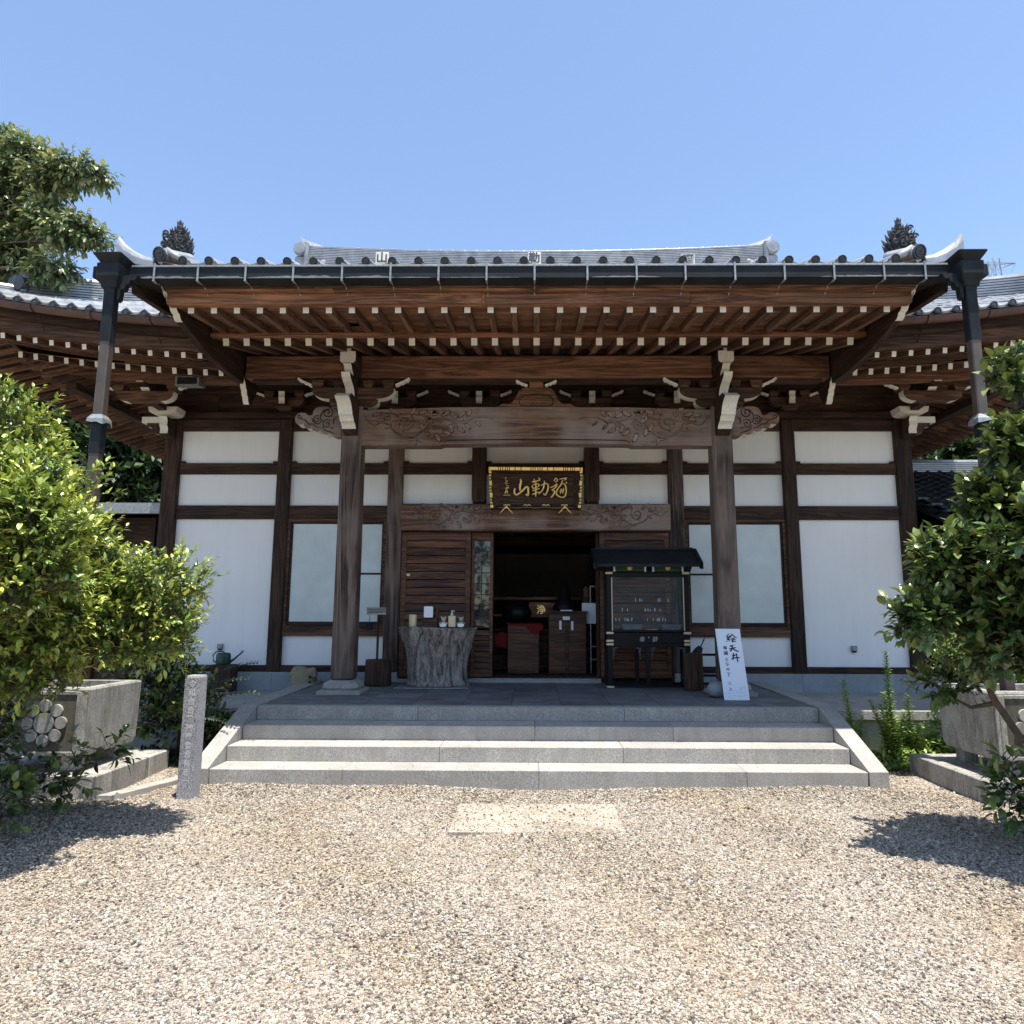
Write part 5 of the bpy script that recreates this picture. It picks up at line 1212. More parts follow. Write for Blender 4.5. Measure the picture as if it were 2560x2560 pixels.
for z in(.98,1.20,1.62,2.23): m.box(.96,1.45,12.5,12.52,z,z+.02)
m.box(1.10,1.115,12.5,12.52,1.0,1.2); m.build('frame',['steel'],c)
m=MB(); m.box(.80,1.05,12.46,12.48,1.60,1.95); m.build('notice',['tray2'] if 'tray2' in M_ else ['board'],c); m=MB(); m.box(1.06,1.46,12.47,12.49,1.60,1.84); m.build('picture',['board'],c); m=MB(); m.box(1.06,1.36,12.48,12.50,1.94,2.14); m.build('picture',['board'],c)
m=MB(); m.lathe([(.002,0),(.05,-.001),(.052,0)],(1.20,12.466,1.72),12,0,'y'); m.build('picture_motif',['leafD'],c)
m=MB()
for k in range(6): m.box(1.08+.045*k,1.10+.045*k,12.472,12.479,1.97,2.11)
m.build('picture_motif',['ink'],c)
c=thing('inner_railing',(0,13.2,zi),'pale wooden railing with onion topped posts across the dark hall','railing')
for x in(-.83,.93):
    m=MB(); m.lathe([(.06,0),(.06,1.30),(.07,1.31),(.07,1.33),(.045,1.35),(.045,1.38),(.065,1.42),(.05,1.47),(.005,1.52)],(x,13.2,zi),12); m.build('post',['ora'],c)
for z,h in((2.02,.05),(1.72,.04),(1.45,.05)): MB().box(-.77,.87,13.17,13.23,z,z+h,0,.004).build('rail',['ora'],c)
MB().box(-.77,.87,13.25,13.28,zi,1.44).build('panel',['door'],c)
c=thing('offering_box',(.14,13.0,zi),'pale wooden offering box with a gold character inside the doorway','box'); MB().box(-.12,.40,12.95,13.1,1.70,1.97,0,.01).build('box',['ora'],c)
o=text_obj('character','浄',.17,'gold',c,(.10,12.945,1.83),ext=.002,off=.002)
# hanging lantern edge and inner beams barely seen
c=thing('inner_canopy',(0,15,4),'dark wooden altar canopy deep inside the hall','canopy'); MB().box(-2,2,15,17,3.2,3.4,0,.02).build('canopy',['wxd'],c); MB().box(-1.8,1.8,17.5,18.2,zi,2.2,0,.02).build('altar',['wxd'],c)
# ================================================================== STONE PILLAR, PLANTERS
c=thing('stone_pillar',(-3.33,7.12,0),'slim square speckled granite pillar with engraved characters at the left of the steps','pillar')
m=MB(); m.loft([[(-3.333-w,7.115-w,z),(-3.333+w,7.115-w,z),(-3.333+w,7.115+w,z),(-3.333-w,7.115+w,z)] for w,z in((.076,-.05),(.074,1.115),(.068,1.135))]); m.build('pillar',['gpil'],c)
M_['engr']=plain('engraved_white',(.56,.56,.57),.8)
for k,ch in enumerate('令和合合番神奉會合有志一同'):
    text_obj('engraved_character',ch,.074,'engr',c,(-3.333,7.0405,1.05-.081*k),ext=.0012,off=.0012)
def planter(sg,lab,lab2):
    c=thing('stone_planter',(sg*4.93,7.6,.2),lab,'planter','planters flanking the steps')
    X=lambda a:sg*a
    xa,xb=4.43,5.43; ya,yb=7.20,8.12
    m=MB()
    def ring(w,z): return [(X(xa-w),ya-w,z),(X(xb+w),ya-w,z),(X(xb+w),yb+w,z),(X(xa-w),yb+w,z)]
    m.loft([ring(-.035,.36),ring(-.02,.345),ring(.0,.40),ring(.012,.98),ring(.0,1.0),ring(-.10,1.0),ring(-.10,.93)],cap=True); b=m.build('trough',['granst'],c)
    cx,cz=X(4.83),.665
    # sunken square field behind the crest, coloured darker than the trough
    m=MB(); m.box(cx-.30,cx+.30,ya-.016,ya-.004,cz-.27,cz+.27); M_['recdark']=M_.get('recdark') or granite('dark_recess',(.12,.11,.08),.6,stain=(.035,.035,.025)); m.build('recess',['recdark'],c)
    m=MB()
    for q in((cx-.36,cx-.30,cz-.30,cz+.30),(cx+.30,cx+.36,cz-.30,cz+.30),(cx-.30,cx+.30,cz+.27,cz+.305),(cx-.30,cx+.30,cz-.305,cz-.27)): m.box(q[0],q[1],ya-.026,ya+.01,q[2],q[3],0,.004)
    for s in(-1,1): m.box(cx+s*.379-.018,cx+s*.379+.018,ya-.026,ya+.01,cz-.31,cz+.325,0,.004)
    m.build('panel_border',['granst'],c)
    m=MB(); m.lathe([(.096,-.022),(.100,-.018),(.100,.0)],(cx,ya-.014,cz),28,0,'y'); m.build('crest_disc',['granst'],c)
    for k in range(8):
        a=k*math.pi/4+.02; m=MB(); m.lathe([(.057,-.022),(.060,-.018),(.060,.0)],(cx+.166*math.cos(a),ya-.014,cz+.166*math.sin(a)),20,0,'y'); m.build('crest_disc',['granst'],c)
    for x in(4.52,5.18):
        for y in(7.25,7.92):
            q0,q1=sorted((X(x),X(x+.16))); MB().box(q0,q1,y,y+.15,.20,.36,0,.01).build('foot',['granst'],c)
    MB().box(min(X(4.55),X(5.3)),max(X(4.55),X(5.3)),7.35,8.0,.93,.95).build('soil',['soil'],c)
    c=thing('planter_plinth',(sg*5,7.7,0),lab2,'plinth','plinths under the planters')
    for q0,q1,y0,y1 in((4.19,4.95,7.03,7.32),(4.952,5.75,7.03,7.32),(4.19,4.50,7.322,8.0),(4.19,4.50,8.002,8.42),(4.502,5.75,7.322,8.42)):
        a,b=sorted((X(q0),X(q1))); MB().box(a,b,y0,y1,-.04,.20,0,.008).build('kerb_block',['granst'],c)
M_['soil']=plain('soil',(.05,.04,.03),.95,noise=.4,nsc=30,bmp=.5,bsc=50)
planter(-1,'stained granite planter trough with round disc crest, half hidden by the yellow green shrub','mossy stone plinth under the left planter'); planter(1,'stained granite planter trough with round disc crest, behind the dark camellia','mossy stone plinth under the right planter')
c=MB(); c.prism([(-4.15,7.0),(-3.98,7.0),(-3.50,8.15),(-3.66,8.2)],-.02,.035,'z'); o=c.build('kerb_strip',['conc']); tag(o,'narrow flat concrete kerb strip beside the left planter plinth','kerb')
m=MB(); 
for k in range(5): x=-3.78+.07*k; y=7.85+.09*R_.random(); m.box(x,x+.09,y,y+.06,.02,.045+.02*R_.random(),0,.008)
M_['terra']=plain('terracotta',(.30,.11,.06),.9,noise=.3); o=m.build('broken_tiles',['terra']); tag(o,'few broken reddish tile pieces behind the stone pillar','rubble')
# ================================================================== SIDE BUILDINGS
c=thing('rear_annex',(-9.5,16,0),'low annex with pale metal roof edge behind the left corner of the hall','building')
MB().box(-14,-7.6,15.9,19.5,4.18,4.25).build('roof',['steel'],c); MB().box(-14,-7.6,15.85,15.95,4.00,4.178).build('roof_edge',['steel'],c)
MB().box(-14,-7.7,16.6,19,.0,4.0).build('wall',['wxd'],c)
for x in(-11.3,-10.1,-8.9,-8.2): MB().box(x,x+.9,16.52,16.58,2.0,3.3).build('window',['dglass'],c); MB().box(x-.08,x-.01,16.5,16.58,.2,4.0).build('post',['wzd'],c)
c=thing('side_annex',(9,13,0),'low side building with dark grey tiled roof beyond the right corner of the hall','building')
AX0=6.42
def za(y): return 3.05+(y-10.4)*.405   # slope of the annex roof, ridge at y=14.4
tm2=MB(); tm2.add([tuple(v.co) for v in tmesh.vertices],[tuple(p.vertices) for p in tmesh.polygons]); tm2=tm2.mesh('roof_tile',['tiled'],fix=False)
a2=Matrix.Rotation(math.atan(.405)-.06,4,'X'); n2=0; rest=MB()
for i in range(26):
    for j in range(19):
        x=AX0+.12+i*TP; y=10.42+j*.205; z=za(y)+.03
        if i<16: link('roof_tile',tm2,c,Matrix.Translation((x,y,z+R_.uniform(-.003,.003)))@a2); n2+=1
        else:
            mw=Matrix.Translation((x,y,z))@a2; rest.add([mw@Vector(v) for v in tv],tf)
stuff(rest.build('roof_tiling',['tiled'],c,fix=False))
m=MB(); m.prism([(10.35,3.02),(14.45,4.68),(18.5,3.05),(18.5,2.95),(14.45,4.55),(10.35,2.92)],AX0,13.0,'x'); m.build('roof',['wxd'],c)
layered([(AX0-.02+k*.8,14.3,4.62) for k in range(9)],.13,.20,5,.06,'annex_ridge',c,'tile','tiled')
m=MB(); m.prism([(10.28,2.86),(14.45,4.53),(14.45,4.68),(10.28,3.02)],AX0-.05,AX0-.002,'x'); m.build('verge_board',['gutd'],c)
for k in range(8):
    y=10.6+k*.4; m=MB(); m.box(AX0-.05,AX0+.13,y,y+.39,za(y)+.04,za(y)+.09,0,.01); m.build('verge_tile',['tiled'],c)
MB().box(6.55,12.8,11.3,17.8,0,3.15).build('wall',['wxd'],c); MB().box(6.6,9.5,11.24,11.29,.9,1.9).build('plaster_panel',['plaster'],c)
for x in(7.3,8.2,9.1): MB().box(x,x+.12,11.2,11.239,.2,3.1).build('post',['wzd'],c)
# ================================================================== PYLON
c=thing('power_pylon',(205,300,0),'distant lattice steel power pylon seen above the right roof','pylon')
M_['pyl']=plain('pylon_steel',(.30,.34,.42),.6)
PXc=205.; m=MB()
def seg(a,b,r=.22): m.tube([a,b],r,3)
lv=[(0,8),(60,5.5),(110,3.2),(135,2.4),(150,1.8),(160,1.5)]
for (z0,w0),(z1,w1) in zip(lv[:-1],lv[1:]):
    k=max(1,int((z1-z0)/6))
    for i in range(k):
        za_=z0+(z1-z0)*i/k; zb_=z0+(z1-z0)*(i+1)/k; wa=w0+(w1-w0)*i/k; wb=w0+(w1-w0)*(i+1)/k
        for s in(-1,1):
            for q in(-1,1): seg((PXc+s*wa,300+q*wa,za_),(PXc+s*wb,300+q*wb,zb_),.28)
            seg((PXc-s*wa,300-wa,za_),(PXc+s*wb,300-wb,zb_),.14); seg((PXc-s*wa,300+wa,za_),(PXc+s*wb,300+wb,zb_),.14)
m.build('tower',['pyl'],c)
for z,L in((158,9.5),(151.5,9.5),(141,8.5)):
    m=MB()
    for s in(-1,1):
        seg((PXc,299,z),(PXc+s*L,300,z+.4),.2); seg((PXc,301,z),(PXc+s*L,300,z+.4),.2); seg((PXc,300,z-3.2),(PXc+s*L,300,z+.4),.2)
        for i in range(1,4): seg((PXc+s*L*i/4,300,z+.1*i),(PXc+s*L*i/4,300,z-3.2+ (3.6)*i/4),.12); seg((PXc+s*L*(i-1)/4,300,z-3.2+3.6*(i-1)/4),(PXc+s*L*i/4,300,z+.1*i),.12)
        seg((PXc+s*L,300,z+.4),(PXc+s*(L-2.2),300,z-4.2),.16)
    m.build('cross_arm',['pyl'],c)
# unseen ring of wooded hills, added to dim the horizon and its reflections
m=MB(); n=96; rr=random.Random(4); ring=[];
for k in range(n):
    a=2*math.pi*k/n; h=20+9*math.sin(3*a+1)+6*math.sin(7*a)+3*math.sin(17*a); ring.append((a,h))
vs=[];fs=[]
for a,h in ring:
    for R,z in((260,-1),(300,h*.55),(360,h),(430,h*.8)): vs.append((R*math.sin(a),R*math.cos(a)-20,z))
for k in range(n):
    for j in range(3): q=((k+1)%n)*4; fs.append((k*4+j,q+j,q+j+1,k*4+j+1))
m.add(vs,fs); M_['hill']=plain('hill_forest',(.035,.06,.03),.95,noise=.4,nsc=.2); o=m.build('hills',['hill'],smooth=True,fix=False); structure(o)

# ================================================================== VEGETATION
def leaf_template(wr=.42,fold=.12,curl=.18,seg=3):
    v=[(0,0,0)];f=[]
    ts=[(i+1)/(seg+1) for i in range(seg)]
    for t in ts:
        w=wr*.5*math.sin(math.pi*t**.85)**.8; z=-curl*t*t
        v+= [(-w,t,z+fold*w*2),(0,t,z),(w,t,z+fold*w*2)]
    v.append((0,1,-curl)); tip=len(v)-1
    f+= [(0,2,1),(0,3,2)]
    for i in range(seg-1):
        a=1+3*i;b=a+3; f+=[(a,a+1,b+1,b),(a+1,a+2,b+2,b+1)]
    a=1+3*(seg-1); f+=[(a,a+1,tip),(a+1,a+2,tip)]
    return np.array(v,float),f
def nrm_(a): return a/np.maximum(1e-9,np.linalg.norm(a,axis=1,keepdims=True))
def frames(d,n):
    d=nrm_(d); s=nrm_(np.cross(d,n)); n2=np.cross(s,d); return d,s,n2
def leaf_mesh(name,P,Dr,Nn,Sz,age_light,mat,tpl):
    V,Fc=tpl; d,s,n=frames(Dr,Nn); N_=len(P)
    vs=P[:,None,:]+Sz[:,None,None]*(V[None,:,0,None]*s[:,None,:]+V[None,:,1,None]*d[:,None,:]+V[None,:,2,None]*n[:,None,:])
    vs=vs.reshape(-1,3); k=len(V)
    li=[];ls=[];lt=[]; base=np.concatenate([np.array(f) for f in Fc]); cnts=np.array([len(f) for f in Fc])
    loops=(base[None,:]+(np.arange(N_)*k)[:,None]).ravel(); tot=np.tile(cnts,N_); starts=np.concatenate([[0],np.cumsum(tot)[:-1]])
    me=bpy.data.meshes.new(name); me.vertices.add(len(vs)); me.vertices.foreach_set('co',vs.astype(np.float32).ravel())
    me.loops.add(len(loops)); me.loops.foreach_set('vertex_index',loops.astype(np.int32))
    me.polygons.add(len(tot)); me.polygons.foreach_set('loop_start',starts.astype(np.int32)); me.polygons.foreach_set('loop_total',tot.astype(np.int32))
    at_=me.attributes.new('age_light','FLOAT','POINT'); at_.data.foreach_set('value',np.repeat(age_light,k).astype(np.float32))
    me.update(calc_edges=True); me.validate(); me.materials.append(M_[mat]); me.polygons.foreach_set('use_smooth',[True]*len(me.polygons)); return me
def rdir(n):
    v=NR.normal(size=(n,3)); return nrm_(v)
def crown(clumps,nper,size,up=.5,outward=.8,jit=.5,sprig=.16,shell=.55,droop=0,wh=7,seed=0,flat=1.0,cut=None):
    "clumps: (cx,cy,cz,rx,ry,rz,weight). returns leaf arrays and twig starts/ends"
    P=[];D=[];Nn=[];A=[];T=[]
    for cx,cy,cz,rx,ry,rz,w in clumps:
        n=int(nper*w); u=rdir(n); u[:,2]=np.where(u[:,2]<-.5,u[:,2]*.6,u[:,2]); u=nrm_(u)
        lump=1+.16*np.sin(5.1*u[:,0]+cx*7)*np.sin(4.3*u[:,1]+2+cz*5)+.12*np.sin(9*u[:,2]+7*u[:,0]+cy)
        rad=(shell+(1-shell)*NR.rand(n)**.6)*lump
        p=np.array([cx,cy,cz])+u*rad[:,None]*np.array([rx,ry,rz])
        d=nrm_(u*outward+np.array([0,0,up])+rdir(n)*jit)
        if cut is not None:
            k=cut(p); p=p[k];d=d[k];rad=rad[k]; n=len(p)
        L=sprig*NR.uniform(.6,1.25,n); T.append((p,p+d*L[:,None]))
        for j in range(wh):
            t=(j+.4)/wh; ang=j*2.4+NR.rand(n)*1.2
            a1=nrm_(np.cross(d,rdir(n))); b1=np.cross(d,a1)
            side=a1*np.cos(ang)[:,None]+b1*np.sin(ang)[:,None]
            ld=nrm_(d*(.35+.6*t)+side*(1.0-.45*t)+np.array([0,0,-droop])*1.0)
            nn=nrm_(np.array([0,0,1.1])+d*.35+rdir(n)*.33)
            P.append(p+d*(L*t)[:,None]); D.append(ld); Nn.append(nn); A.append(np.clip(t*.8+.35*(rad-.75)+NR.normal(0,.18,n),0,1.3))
    return np.concatenate(P),np.concatenate(D),np.concatenate(Nn),np.concatenate(A),T
def layer(cl,nz=5,fl=.30,seed=1):
    rr=random.Random(seed); out=[]
    for cx,cy,cz,rx,ry,rz,w in cl:
        if rz<.25: out.append((cx,cy,cz,rx,ry,rz,w)); continue
        tot=[]
        for i in range(nz):
            t=-.78+1.56*i/(nz-1); k=math.sqrt(max(.12,1-t*t))
            for j in range(2):
                a=rr.uniform(0,6.28); q=rr.uniform(.1,.42)*k
                tot.append((cx+rx*q*math.cos(a),cy+ry*q*math.sin(a),cz+rz*(t+rr.uniform(-.08,.08)),rx*k*rr.uniform(.5,.78),ry*k*rr.uniform(.5,.78),max(.07,rz*fl*rr.uniform(.7,1.1)),k))
        sw=sum(q[6] for q in tot); out+=[(*q[:6],w*q[6]/sw) for q in tot]
    return out
def twigs(T,r,frac=1.0):
    vs=[];fs=[]
    for a,b in T:
        k=NR.rand(len(a))<frac; a=a[k];b=b[k]; n=len(a)
        if n==0: continue
        d=nrm_(b-a); s=nrm_(np.cross(d,rdir(n))); u=np.cross(s,d); o=sum(len(x) for x in vs)
        a=a-d*.10
        ring=np.stack([a+s*r,a-s*.5*r+u*.87*r,a-s*.5*r-u*.87*r,b+s*r*.4,b-s*.2*r+u*.35*r,b-s*.2*r-u*.35*r],1).reshape(-1,3); vs.append(ring)
        for i in range(n):
            q=o+6*i; fs+=[(q,q+1,q+4,q+3),(q+1,q+2,q+5,q+4),(q+2,q,q+3,q+5)]
    return np.concatenate(vs),fs
def plant(name,loc,lab,cat,clumps,nper,size,mat,tpl,group=None,nleafobj=0,twr=.004,trunk=None,branch=True,szvar=.25,pname='foliage',**kw):
    c=thing(name,loc,lab,cat,group)
    P,D,Nn,A,T=crown(clumps,nper,size,**kw); Sz=size*np.clip(NR.normal(1,szvar,len(P)),.45,1.6)
    if nleafobj:
        camp=np.array([CX,0,CZ]); v=P-camp; dist=np.linalg.norm(v,axis=1)
        # candidates inside the frame, nearest first
        dd=v[:,1]*math.cos(PIT)+v[:,2]*math.sin(PIT); sx=v[:,0]/dd; inside=abs(sx)<.70
        pr=dist+np.where(inside,0,100); idx=np.argsort(pr)[:nleafobj]; one=MB()
        V,Fc=tpl; one.add([tuple(x) for x in V],Fc); om=one.mesh('leaf',[mat],smooth=True,fix=False)
        at_=om.attributes.new('age_light','FLOAT','POINT'); at_.data.foreach_set('value',[.45]*len(om.vertices))
        d,s,n=frames(D[idx],Nn[idx])
        for i,k in enumerate(idx):
            q=Matrix((s[i]*Sz[k],d[i]*Sz[k],n[i]*Sz[k])).transposed().to_4x4(); q.translation=P[k]; link('leaf',om,c,q)
        keep=np.ones(len(P),bool); keep[idx]=False; P,D,Nn,A,Sz=P[keep],D[keep],Nn[keep],A[keep],Sz[keep]
    stuff(link(pname,leaf_mesh(pname,P,D,Nn,Sz,A,mat,tpl),c))
    if trunk:
        m=MB()
        for path,r in trunk: m.tube(path,r,7)
        if branch:
            base=Vector(trunk[0][0][-1])
            for q in clumps:
                e=Vector(q[:3]); mid=base.lerp(e,.5)+Vector((R_.uniform(-.1,.1),R_.uniform(-.1,.1),.08)); m.tube([base,mid,e],[max(.008,trunk[0][1][-1] if isinstance(trunk[0][1],list) else trunk[0][1])*.8,.014,.007],5)
        m.build('trunk',['bark'],c)
    if twr:
        v_,f_=twigs(T,twr,.8); mm=bpy.data.meshes.new('twigs'); mm.from_pydata(v_.tolist(),[],f_); mm.materials.append(M_['bark']); stuff(link('twigs',mm,c))
    return c
TL_=leaf_template(.44,.16,.16,3); TC_=leaf_template(.56,.14,.22,3); TS_=leaf_template(.5,.1,.1,1)
def CP(px,py,Y,rx,rz,w): v=at(px,py,Y); k=(Y*1.07)/1783; return (v.x,Y,v.z,rx*k,rx*k*.8,rz*k,w)
# left shrub: bright osmanthus-like
A1=[(-4.72,6.15,2.72,.85,.85,.85,1.0),(-4.0,5.95,2.02,.78,.80,.52,1.0),(-3.50,5.95,1.72,.60,.70,.34,.62),(-4.6,5.8,1.75,1.0,.9,.62,1.0),(-3.10,5.95,2.0,.28,.35,.18,.12),(-3.25,6.0,1.50,.30,.40,.18,.20),(-4.1,5.7,1.40,.75,.7,.32,.7),(-5.0,6.2,3.1,.75,.7,.6,.55),(-3.02,5.9,1.72,.18,.22,.09,.06),(-3.9,5.15,2.25,.55,.5,.70,.75),(-3.52,4.85,2.15,.40,.38,.45,.5),(-3.9,4.6,2.3,.45,.4,.5,.4),(-3.75,5.4,1.75,.5,.5,.35,.5)]
A1+=[(-4.9,5.0,2.2,.85,.7,.9,.9),(-4.2,5.05,2.3,.55,.45,.4,.0)]
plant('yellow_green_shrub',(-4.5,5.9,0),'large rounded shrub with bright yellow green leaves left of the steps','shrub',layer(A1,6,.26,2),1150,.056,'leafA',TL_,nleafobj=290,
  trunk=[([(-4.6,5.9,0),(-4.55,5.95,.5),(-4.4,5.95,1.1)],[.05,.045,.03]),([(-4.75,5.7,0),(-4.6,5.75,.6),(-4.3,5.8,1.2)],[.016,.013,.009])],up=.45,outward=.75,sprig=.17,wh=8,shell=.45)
# right shrub: camellia
B1=[(4.40,5.5,2.62,.72,.75,.62,.9),(3.90,5.45,2.15,.65,.65,.50,.9),(3.55,5.45,1.80,.48,.5,.34,.6),(4.3,5.4,1.75,.8,.8,.6,1.0),(3.62,5.4,1.50,.42,.45,.22,.45),(4.75,5.5,2.98,.6,.6,.33,.45),(3.45,5.35,2.08,.30,.30,.16,.16)]
B1+=[CP(2560,1000,5.6,16,24,.07),CP(2550,1110,5.5,48,40,.25),CP(2500,1250,5.5,50,40,.3),CP(2385,1400,5.5,60,45,.35),CP(2310,1545,5.5,45,35,.2),CP(2545,930,5.7,40,30,.12),(4.75,4.9,2.4,.75,.7,.9,.9),(3.62,4.95,2.2,.38,.5,.4,.4),(3.3,5.9,1.75,.26,.3,.16,.14),(3.75,6.0,2.1,.4,.4,.4,.4)]
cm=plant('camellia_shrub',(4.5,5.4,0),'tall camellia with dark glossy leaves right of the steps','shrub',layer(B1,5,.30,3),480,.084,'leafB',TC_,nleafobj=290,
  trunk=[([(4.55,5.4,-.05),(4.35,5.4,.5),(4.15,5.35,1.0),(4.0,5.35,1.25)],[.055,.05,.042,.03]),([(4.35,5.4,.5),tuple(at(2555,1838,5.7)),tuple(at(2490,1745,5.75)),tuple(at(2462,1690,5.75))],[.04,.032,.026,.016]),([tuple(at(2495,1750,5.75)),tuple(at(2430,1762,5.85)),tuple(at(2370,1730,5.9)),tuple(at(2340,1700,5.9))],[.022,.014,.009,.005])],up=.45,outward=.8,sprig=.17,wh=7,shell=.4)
# low shoots in front of both planters
E1=[CP(-25,1850,5.9,40,90,.45),CP(10,2010,5.6,50,50,.4),(-4.75,6.35,.55,.35,.3,.42,.5),(-4.28,6.45,.32,.28,.25,.18,.3),(-5.0,5.8,.5,.4,.4,.5,.6),(-4.55,5.3,.30,.25,.3,.25,.25),(-3.88,6.55,.52,.20,.2,.14,.16)]
plant('young_shoots',(-4.6,6.2,0),'dark broad leaved shoots growing at the foot of the yellow green shrub','plant',E1,120,.085,'leafB',TC_,trunk=[([(-4.4,6.3,0),(-4.25,6.4,.4)],[.010,.006]),([(-4.8,6.2,0),(-4.75,6.3,.5)],[.012,.008]),([(-4.1,6.3,0),(-3.9,6.5,.5)],[.009,.005])],branch=False,up=.35,sprig=.14,wh=5,shell=.3)
E2=[CP(2365,1712,5.9,48,26,.25),CP(2540,1985,5.7,38,70,.4),(4.25,5.9,.62,.30,.25,.20,.30),(4.25,5.9,.25,.25,.3,.28,.5),(4.5,5.6,.5,.4,.4,.5,.6)]
plant('low_camellia_sprouts',(4.3,5.8,0),'dark leafy sprouts low in front of the right planter','plant',E2,120,.10,'leafB',TL_,trunk=[([(4.35,5.8,0),(4.2,5.85,.45),(4.0,5.9,.7)],[.014,.011,.007])],branch=False,up=.2,sprig=.14,wh=6,shell=.3)
# dark growth between planter and walkway on the left
E3=[(-4.35,8.9,.55,.5,.35,.5,1),(-4.25,8.75,.80,.3,.3,.30,.5),(-4.7,8.8,1.0,.5,.4,.45,.8),(-3.8,8.9,.25,.3,.3,.22,.5)]
plant('shade_bushes',(-4.3,8.8,0),'dark leafy bushes in the gap between the left planter and the walkway','bush',E3,230,.085,'leafB',TL_,trunk=[([(-4.3,8.85,0),(-4.3,8.85,.6)],[.02,.015])],up=.3,sprig=.14,wh=6,shell=.2)
def frond(m_pts,base,tip,n): return [Vector(base).lerp(Vector(tip),i/n)+Vector((0,0,.06*math.sin(math.pi*i/n))) for i in range(n+1)]
c=thing('fern_like_twigs',(-3.6,8.3,0),'thin dark side twigs with tiny leaves reaching out behind the stone pillar','plant')
P=[];D=[];Nn=[];m=MB()
for b_,t_ in(((-4.1,8.5,.75),(-3.25,8.2,1.02)),((-4.1,8.5,.65),(-3.15,8.25,.85)),((-4.1,8.5,.5),(-3.45,8.2,.52)),((-4.0,8.6,.9),(-3.2,8.3,1.18))):
    pts=frond(None,b_,t_,16); m.tube(pts,.004,4); d=(Vector(t_)-Vector(b_)).normalized()
    for i,p in enumerate(pts[5:]):
        for s in(-1,1): P.append(tuple(p)); D.append(tuple(d*.8+Vector((R_.uniform(-.3,.3),s*.6+R_.uniform(-.3,.3),s*.5)))); Nn.append((R_.uniform(-.4,.4),-.4,1))
m.build('stem',['leafD'],c); P=np.array(P);D=np.array(D);Nn=np.array(Nn)
stuff(link('foliage',leaf_mesh('foliage',P,D,Nn,NR.uniform(.03,.055,len(P)),np.zeros(len(P)),'leafD',TL_),c))
# upright weeds to the right of the steps
def spire(px,y,h,lab,lean=0,dens=1.0):
    x=px; c=thing('upright_weed',(x,y,0),lab,'weed','upright weeds right of the steps'); m=MB(); P=[];D=[];Nn=[];Sz=[]
    for k in range(5):
        a=k*1.26+R_.random(); hh=h*(1 if k==0 else R_.uniform(.45,.75)); dx=(0 if k==0 else .30*math.cos(a)*hh)+lean*hh; dy=0 if k==0 else .25*math.sin(a)*hh
        pts=[Vector((x+dx*t**1.2,y+dy*t**1.2,hh*t)) for t in [i/10 for i in range(11)]]; m.tube(pts,[.007*(1-.7*i/10) for i in range(11)],4)
        for i in range(int(130*hh*dens)):
            t=.12+.88*i/(130*hh*dens); q=min(9.99,t*10); p=pts[int(q)].lerp(pts[int(q)+1],q-int(q)); an=i*2.4
            P.append(tuple(p)); D.append((math.cos(an)*.8,math.sin(an)*.8,.45)); Nn.append((math.cos(an)*-.3,math.sin(an)*-.3,1)); Sz.append((.125-.07*t)*R_.uniform(.8,1.2))
    m.build('stem',['leafE'],c); P,D,Nn,Sz=map(np.array,(P,D,Nn,Sz)); stuff(link('foliage',leaf_mesh('foliage',P,D,Nn,Sz,NR.rand(len(P)),'leafE',TL_),c))
spire(4.18,8.75,1.32,'tallest upright weed with small leaves between the steps and the right planter')
spire(3.72,8.65,.98,'slim leaning weed closest to the right side stone of the steps',-.12); spire(4.42,8.85,.80,'short upright weed just right of the tallest weed',.05); spire(4.75,8.9,.7,'thin low weed beside the right planter corner',.05,.6)
plant('privet_bush',(5.3,9.0,0),'bush with fine yellowish leaves behind the right planter','bush',[(5.15,8.75,1.25,.40,.3,.20,.6),(5.6,8.7,1.35,.5,.3,.3,.8),(4.75,8.7,1.38,.22,.15,.05,.10),(5.3,8.8,.9,.4,.3,.3,.6)],330,.045,'leafE',TL_,trunk=[([(5.3,8.9,0),(5.3,8.85,.9)],[.02,.014])],up=.5,sprig=.16,wh=8,shell=.3)
# ground cover right
def carpet(name,x0,x1,y0,y1,h,n,size,mat,lab):
    x=NR.uniform(x0,x1,n);y=NR.uniform(y0,y1,n); ed=np.minimum(np.minimum(x-x0,x1-x),np.minimum(y-y0,y1-y)); z=NR.rand(n)*h*np.clip(ed/.25,.2,1)*(.7+.5*np.sin(4*x+1)*np.sin(5*y))
    P=np.stack([x,y,z],1); D=rdir(n); D[:,2]=abs(D[:,2])*.6+.1; Nn=rdir(n)*.4+np.array([0,0,1]); me=leaf_mesh(name,P,D,Nn,size*NR.uniform(.6,1.3,n),NR.rand(n),mat,TL_); o=link(name,me); tag(o,lab,'ground cover',kind='stuff')
carpet('ground_cover',3.72,5.9,8.42,9.28,.24,7500,.055,'leafE','bright green ground cover between the steps and the right planter')
carpet('ground_cover',4.35,5.9,8.46,9.25,.52,3000,.075,'leafE','taller leafy weeds behind the right planter plinth')
carpet('leaf_litter',-5.9,-3.6,8.45,9.3,.12,2600,.06,'leafD','dark low growth under the bushes left of the steps')
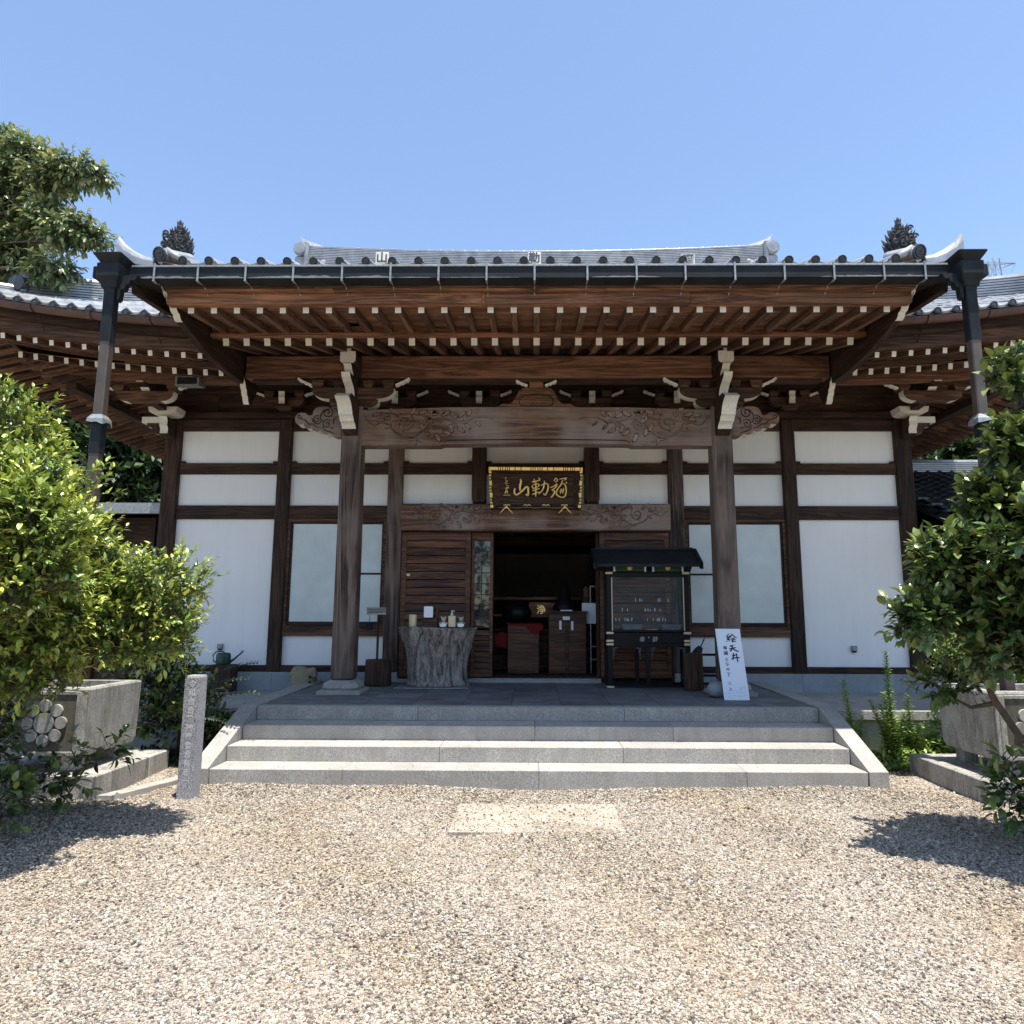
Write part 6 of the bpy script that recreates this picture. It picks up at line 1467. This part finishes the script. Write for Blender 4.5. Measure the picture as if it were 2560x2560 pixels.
# cherry tree hanging over the left roof
CH=[CP(188,435,9.7,48,24,.15),(CP(130,450,9.8,55,30,.17)),CP(250,450,9.7,18,12,.03),CP(175,590,9.6,60,26,.17),CP(225,600,9.6,28,16,.05),CP(120,560,9.8,60,50,.2),CP(115,680,9.5,52,20,.10),CP(150,690,9.5,25,10,.03),CP(60,410,10.0,60,50,.25),CP(30,520,10.2,90,95,.6),CP(20,640,10,80,60,.4),CP(-10,370,10.2,40,45,.15),CP(-60,480,10.3,90,120,.6),CP(-40,640,10,90,90,.5),CP(-150,560,10.3,120,150,.7)]
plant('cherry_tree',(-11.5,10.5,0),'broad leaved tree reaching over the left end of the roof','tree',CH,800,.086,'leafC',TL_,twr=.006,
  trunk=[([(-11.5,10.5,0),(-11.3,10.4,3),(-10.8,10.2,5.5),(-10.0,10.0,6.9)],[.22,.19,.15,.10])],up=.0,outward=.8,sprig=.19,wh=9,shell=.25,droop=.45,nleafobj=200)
# forest behind, seen in the gaps left and right of the hall
def tree(x,y,h,r,lab,seed,group='trees behind the hall'):
    cl=[]; rr=random.Random(seed)
    for k in range(13):
        z=h*(.18+.80*k/13); q=r*(1-.55*(k/13)**1.5)*rr.uniform(.7,1.1); a=rr.uniform(0,6.28); cl.append((x+q*.45*math.cos(a),y+q*.45*math.sin(a),z,q*.8,q*.8,h*.11,1.0))
    plant('forest_tree',(x,y,0),lab,'tree',cl,300,.27,'leafD',TS_,group=group,twr=0,trunk=[([(x,y,0),(x,y,h*.5),(x,y,h*.9)],[.22,.15,.04])],up=.3,outward=.7,sprig=.5,wh=8,shell=.35,branch=False)
tree(-12.4,21,9.6,2.9,'dark evergreen behind the annex, nearest to the hall corner post',1); tree(-15.8,20,9.5,3.2,'dark evergreen left of the other trees behind the annex',2); tree(-11.8,25,8.5,2.8,'evergreen farthest back between hall and annex',3); tree(-18.5,22,9,3,'evergreen behind the yellow green shrub',4)
tree(12.6,22,8.8,3.0,'dark evergreen above the right annex ridge beside the corner post',5); tree(16,21,8.8,3.2,'dark evergreen behind the right downpipe',6)
tree(-15.6,27,12.6,2.2,'distant treetop just showing above the left hip ridge',7)
# hedge and trees across the yard behind the viewer, seen only in the door glass
HG=[(-14+2.8*i,-13+R_.uniform(-1,1),1.4+R_.uniform(0,1.4),1.7,1.2,1.9+R_.uniform(0,1.2),1.0) for i in range(11)]
plant('yard_hedge',(0,-13,0),'long dark hedge across the yard facing the hall','hedge',HG,260,.3,'leafD',TS_,twr=0,up=.3,outward=.7,sprig=.5,wh=8,shell=.5)
# a few fallen leaves
for k,(px,py,col) in enumerate(((2155,2205,'or'),(1160,2318,'ye'),(1035,2382,'ye'),(410,2300,'ye'))):
    a2=(px-1280-OX)/F; v=at(px,py,1.0); t=(0-CZ)/(v.z-CZ); p=Vector((CX+(v.x-CX)*t,t*1.0,.03))
    M_['fall_'+col]=M_.get('fall_'+col) or plain('fallen_leaf_'+col,(.55,.25,.03) if col=='or' else (.50,.45,.12),.6)
    one=MB(); V,Fc=TL_; one.add([tuple(x*.05) for x in V],Fc); o=link('fallen_leaf',one.mesh('fallen_leaf',['fall_'+col],fix=False),None,Matrix.Translation(p)@Matrix.Rotation(k*1.9,4,'Z'))
    tag(o,['orange fallen leaf on the gravel in front of the right shrub shadow','yellowish fallen leaf on the gravel near the middle, farther of two','yellowish fallen leaf on the gravel near the middle, closer of two','yellow fallen leaf on the gravel at the left'][k],'leaf','fallen leaves on the gravel')
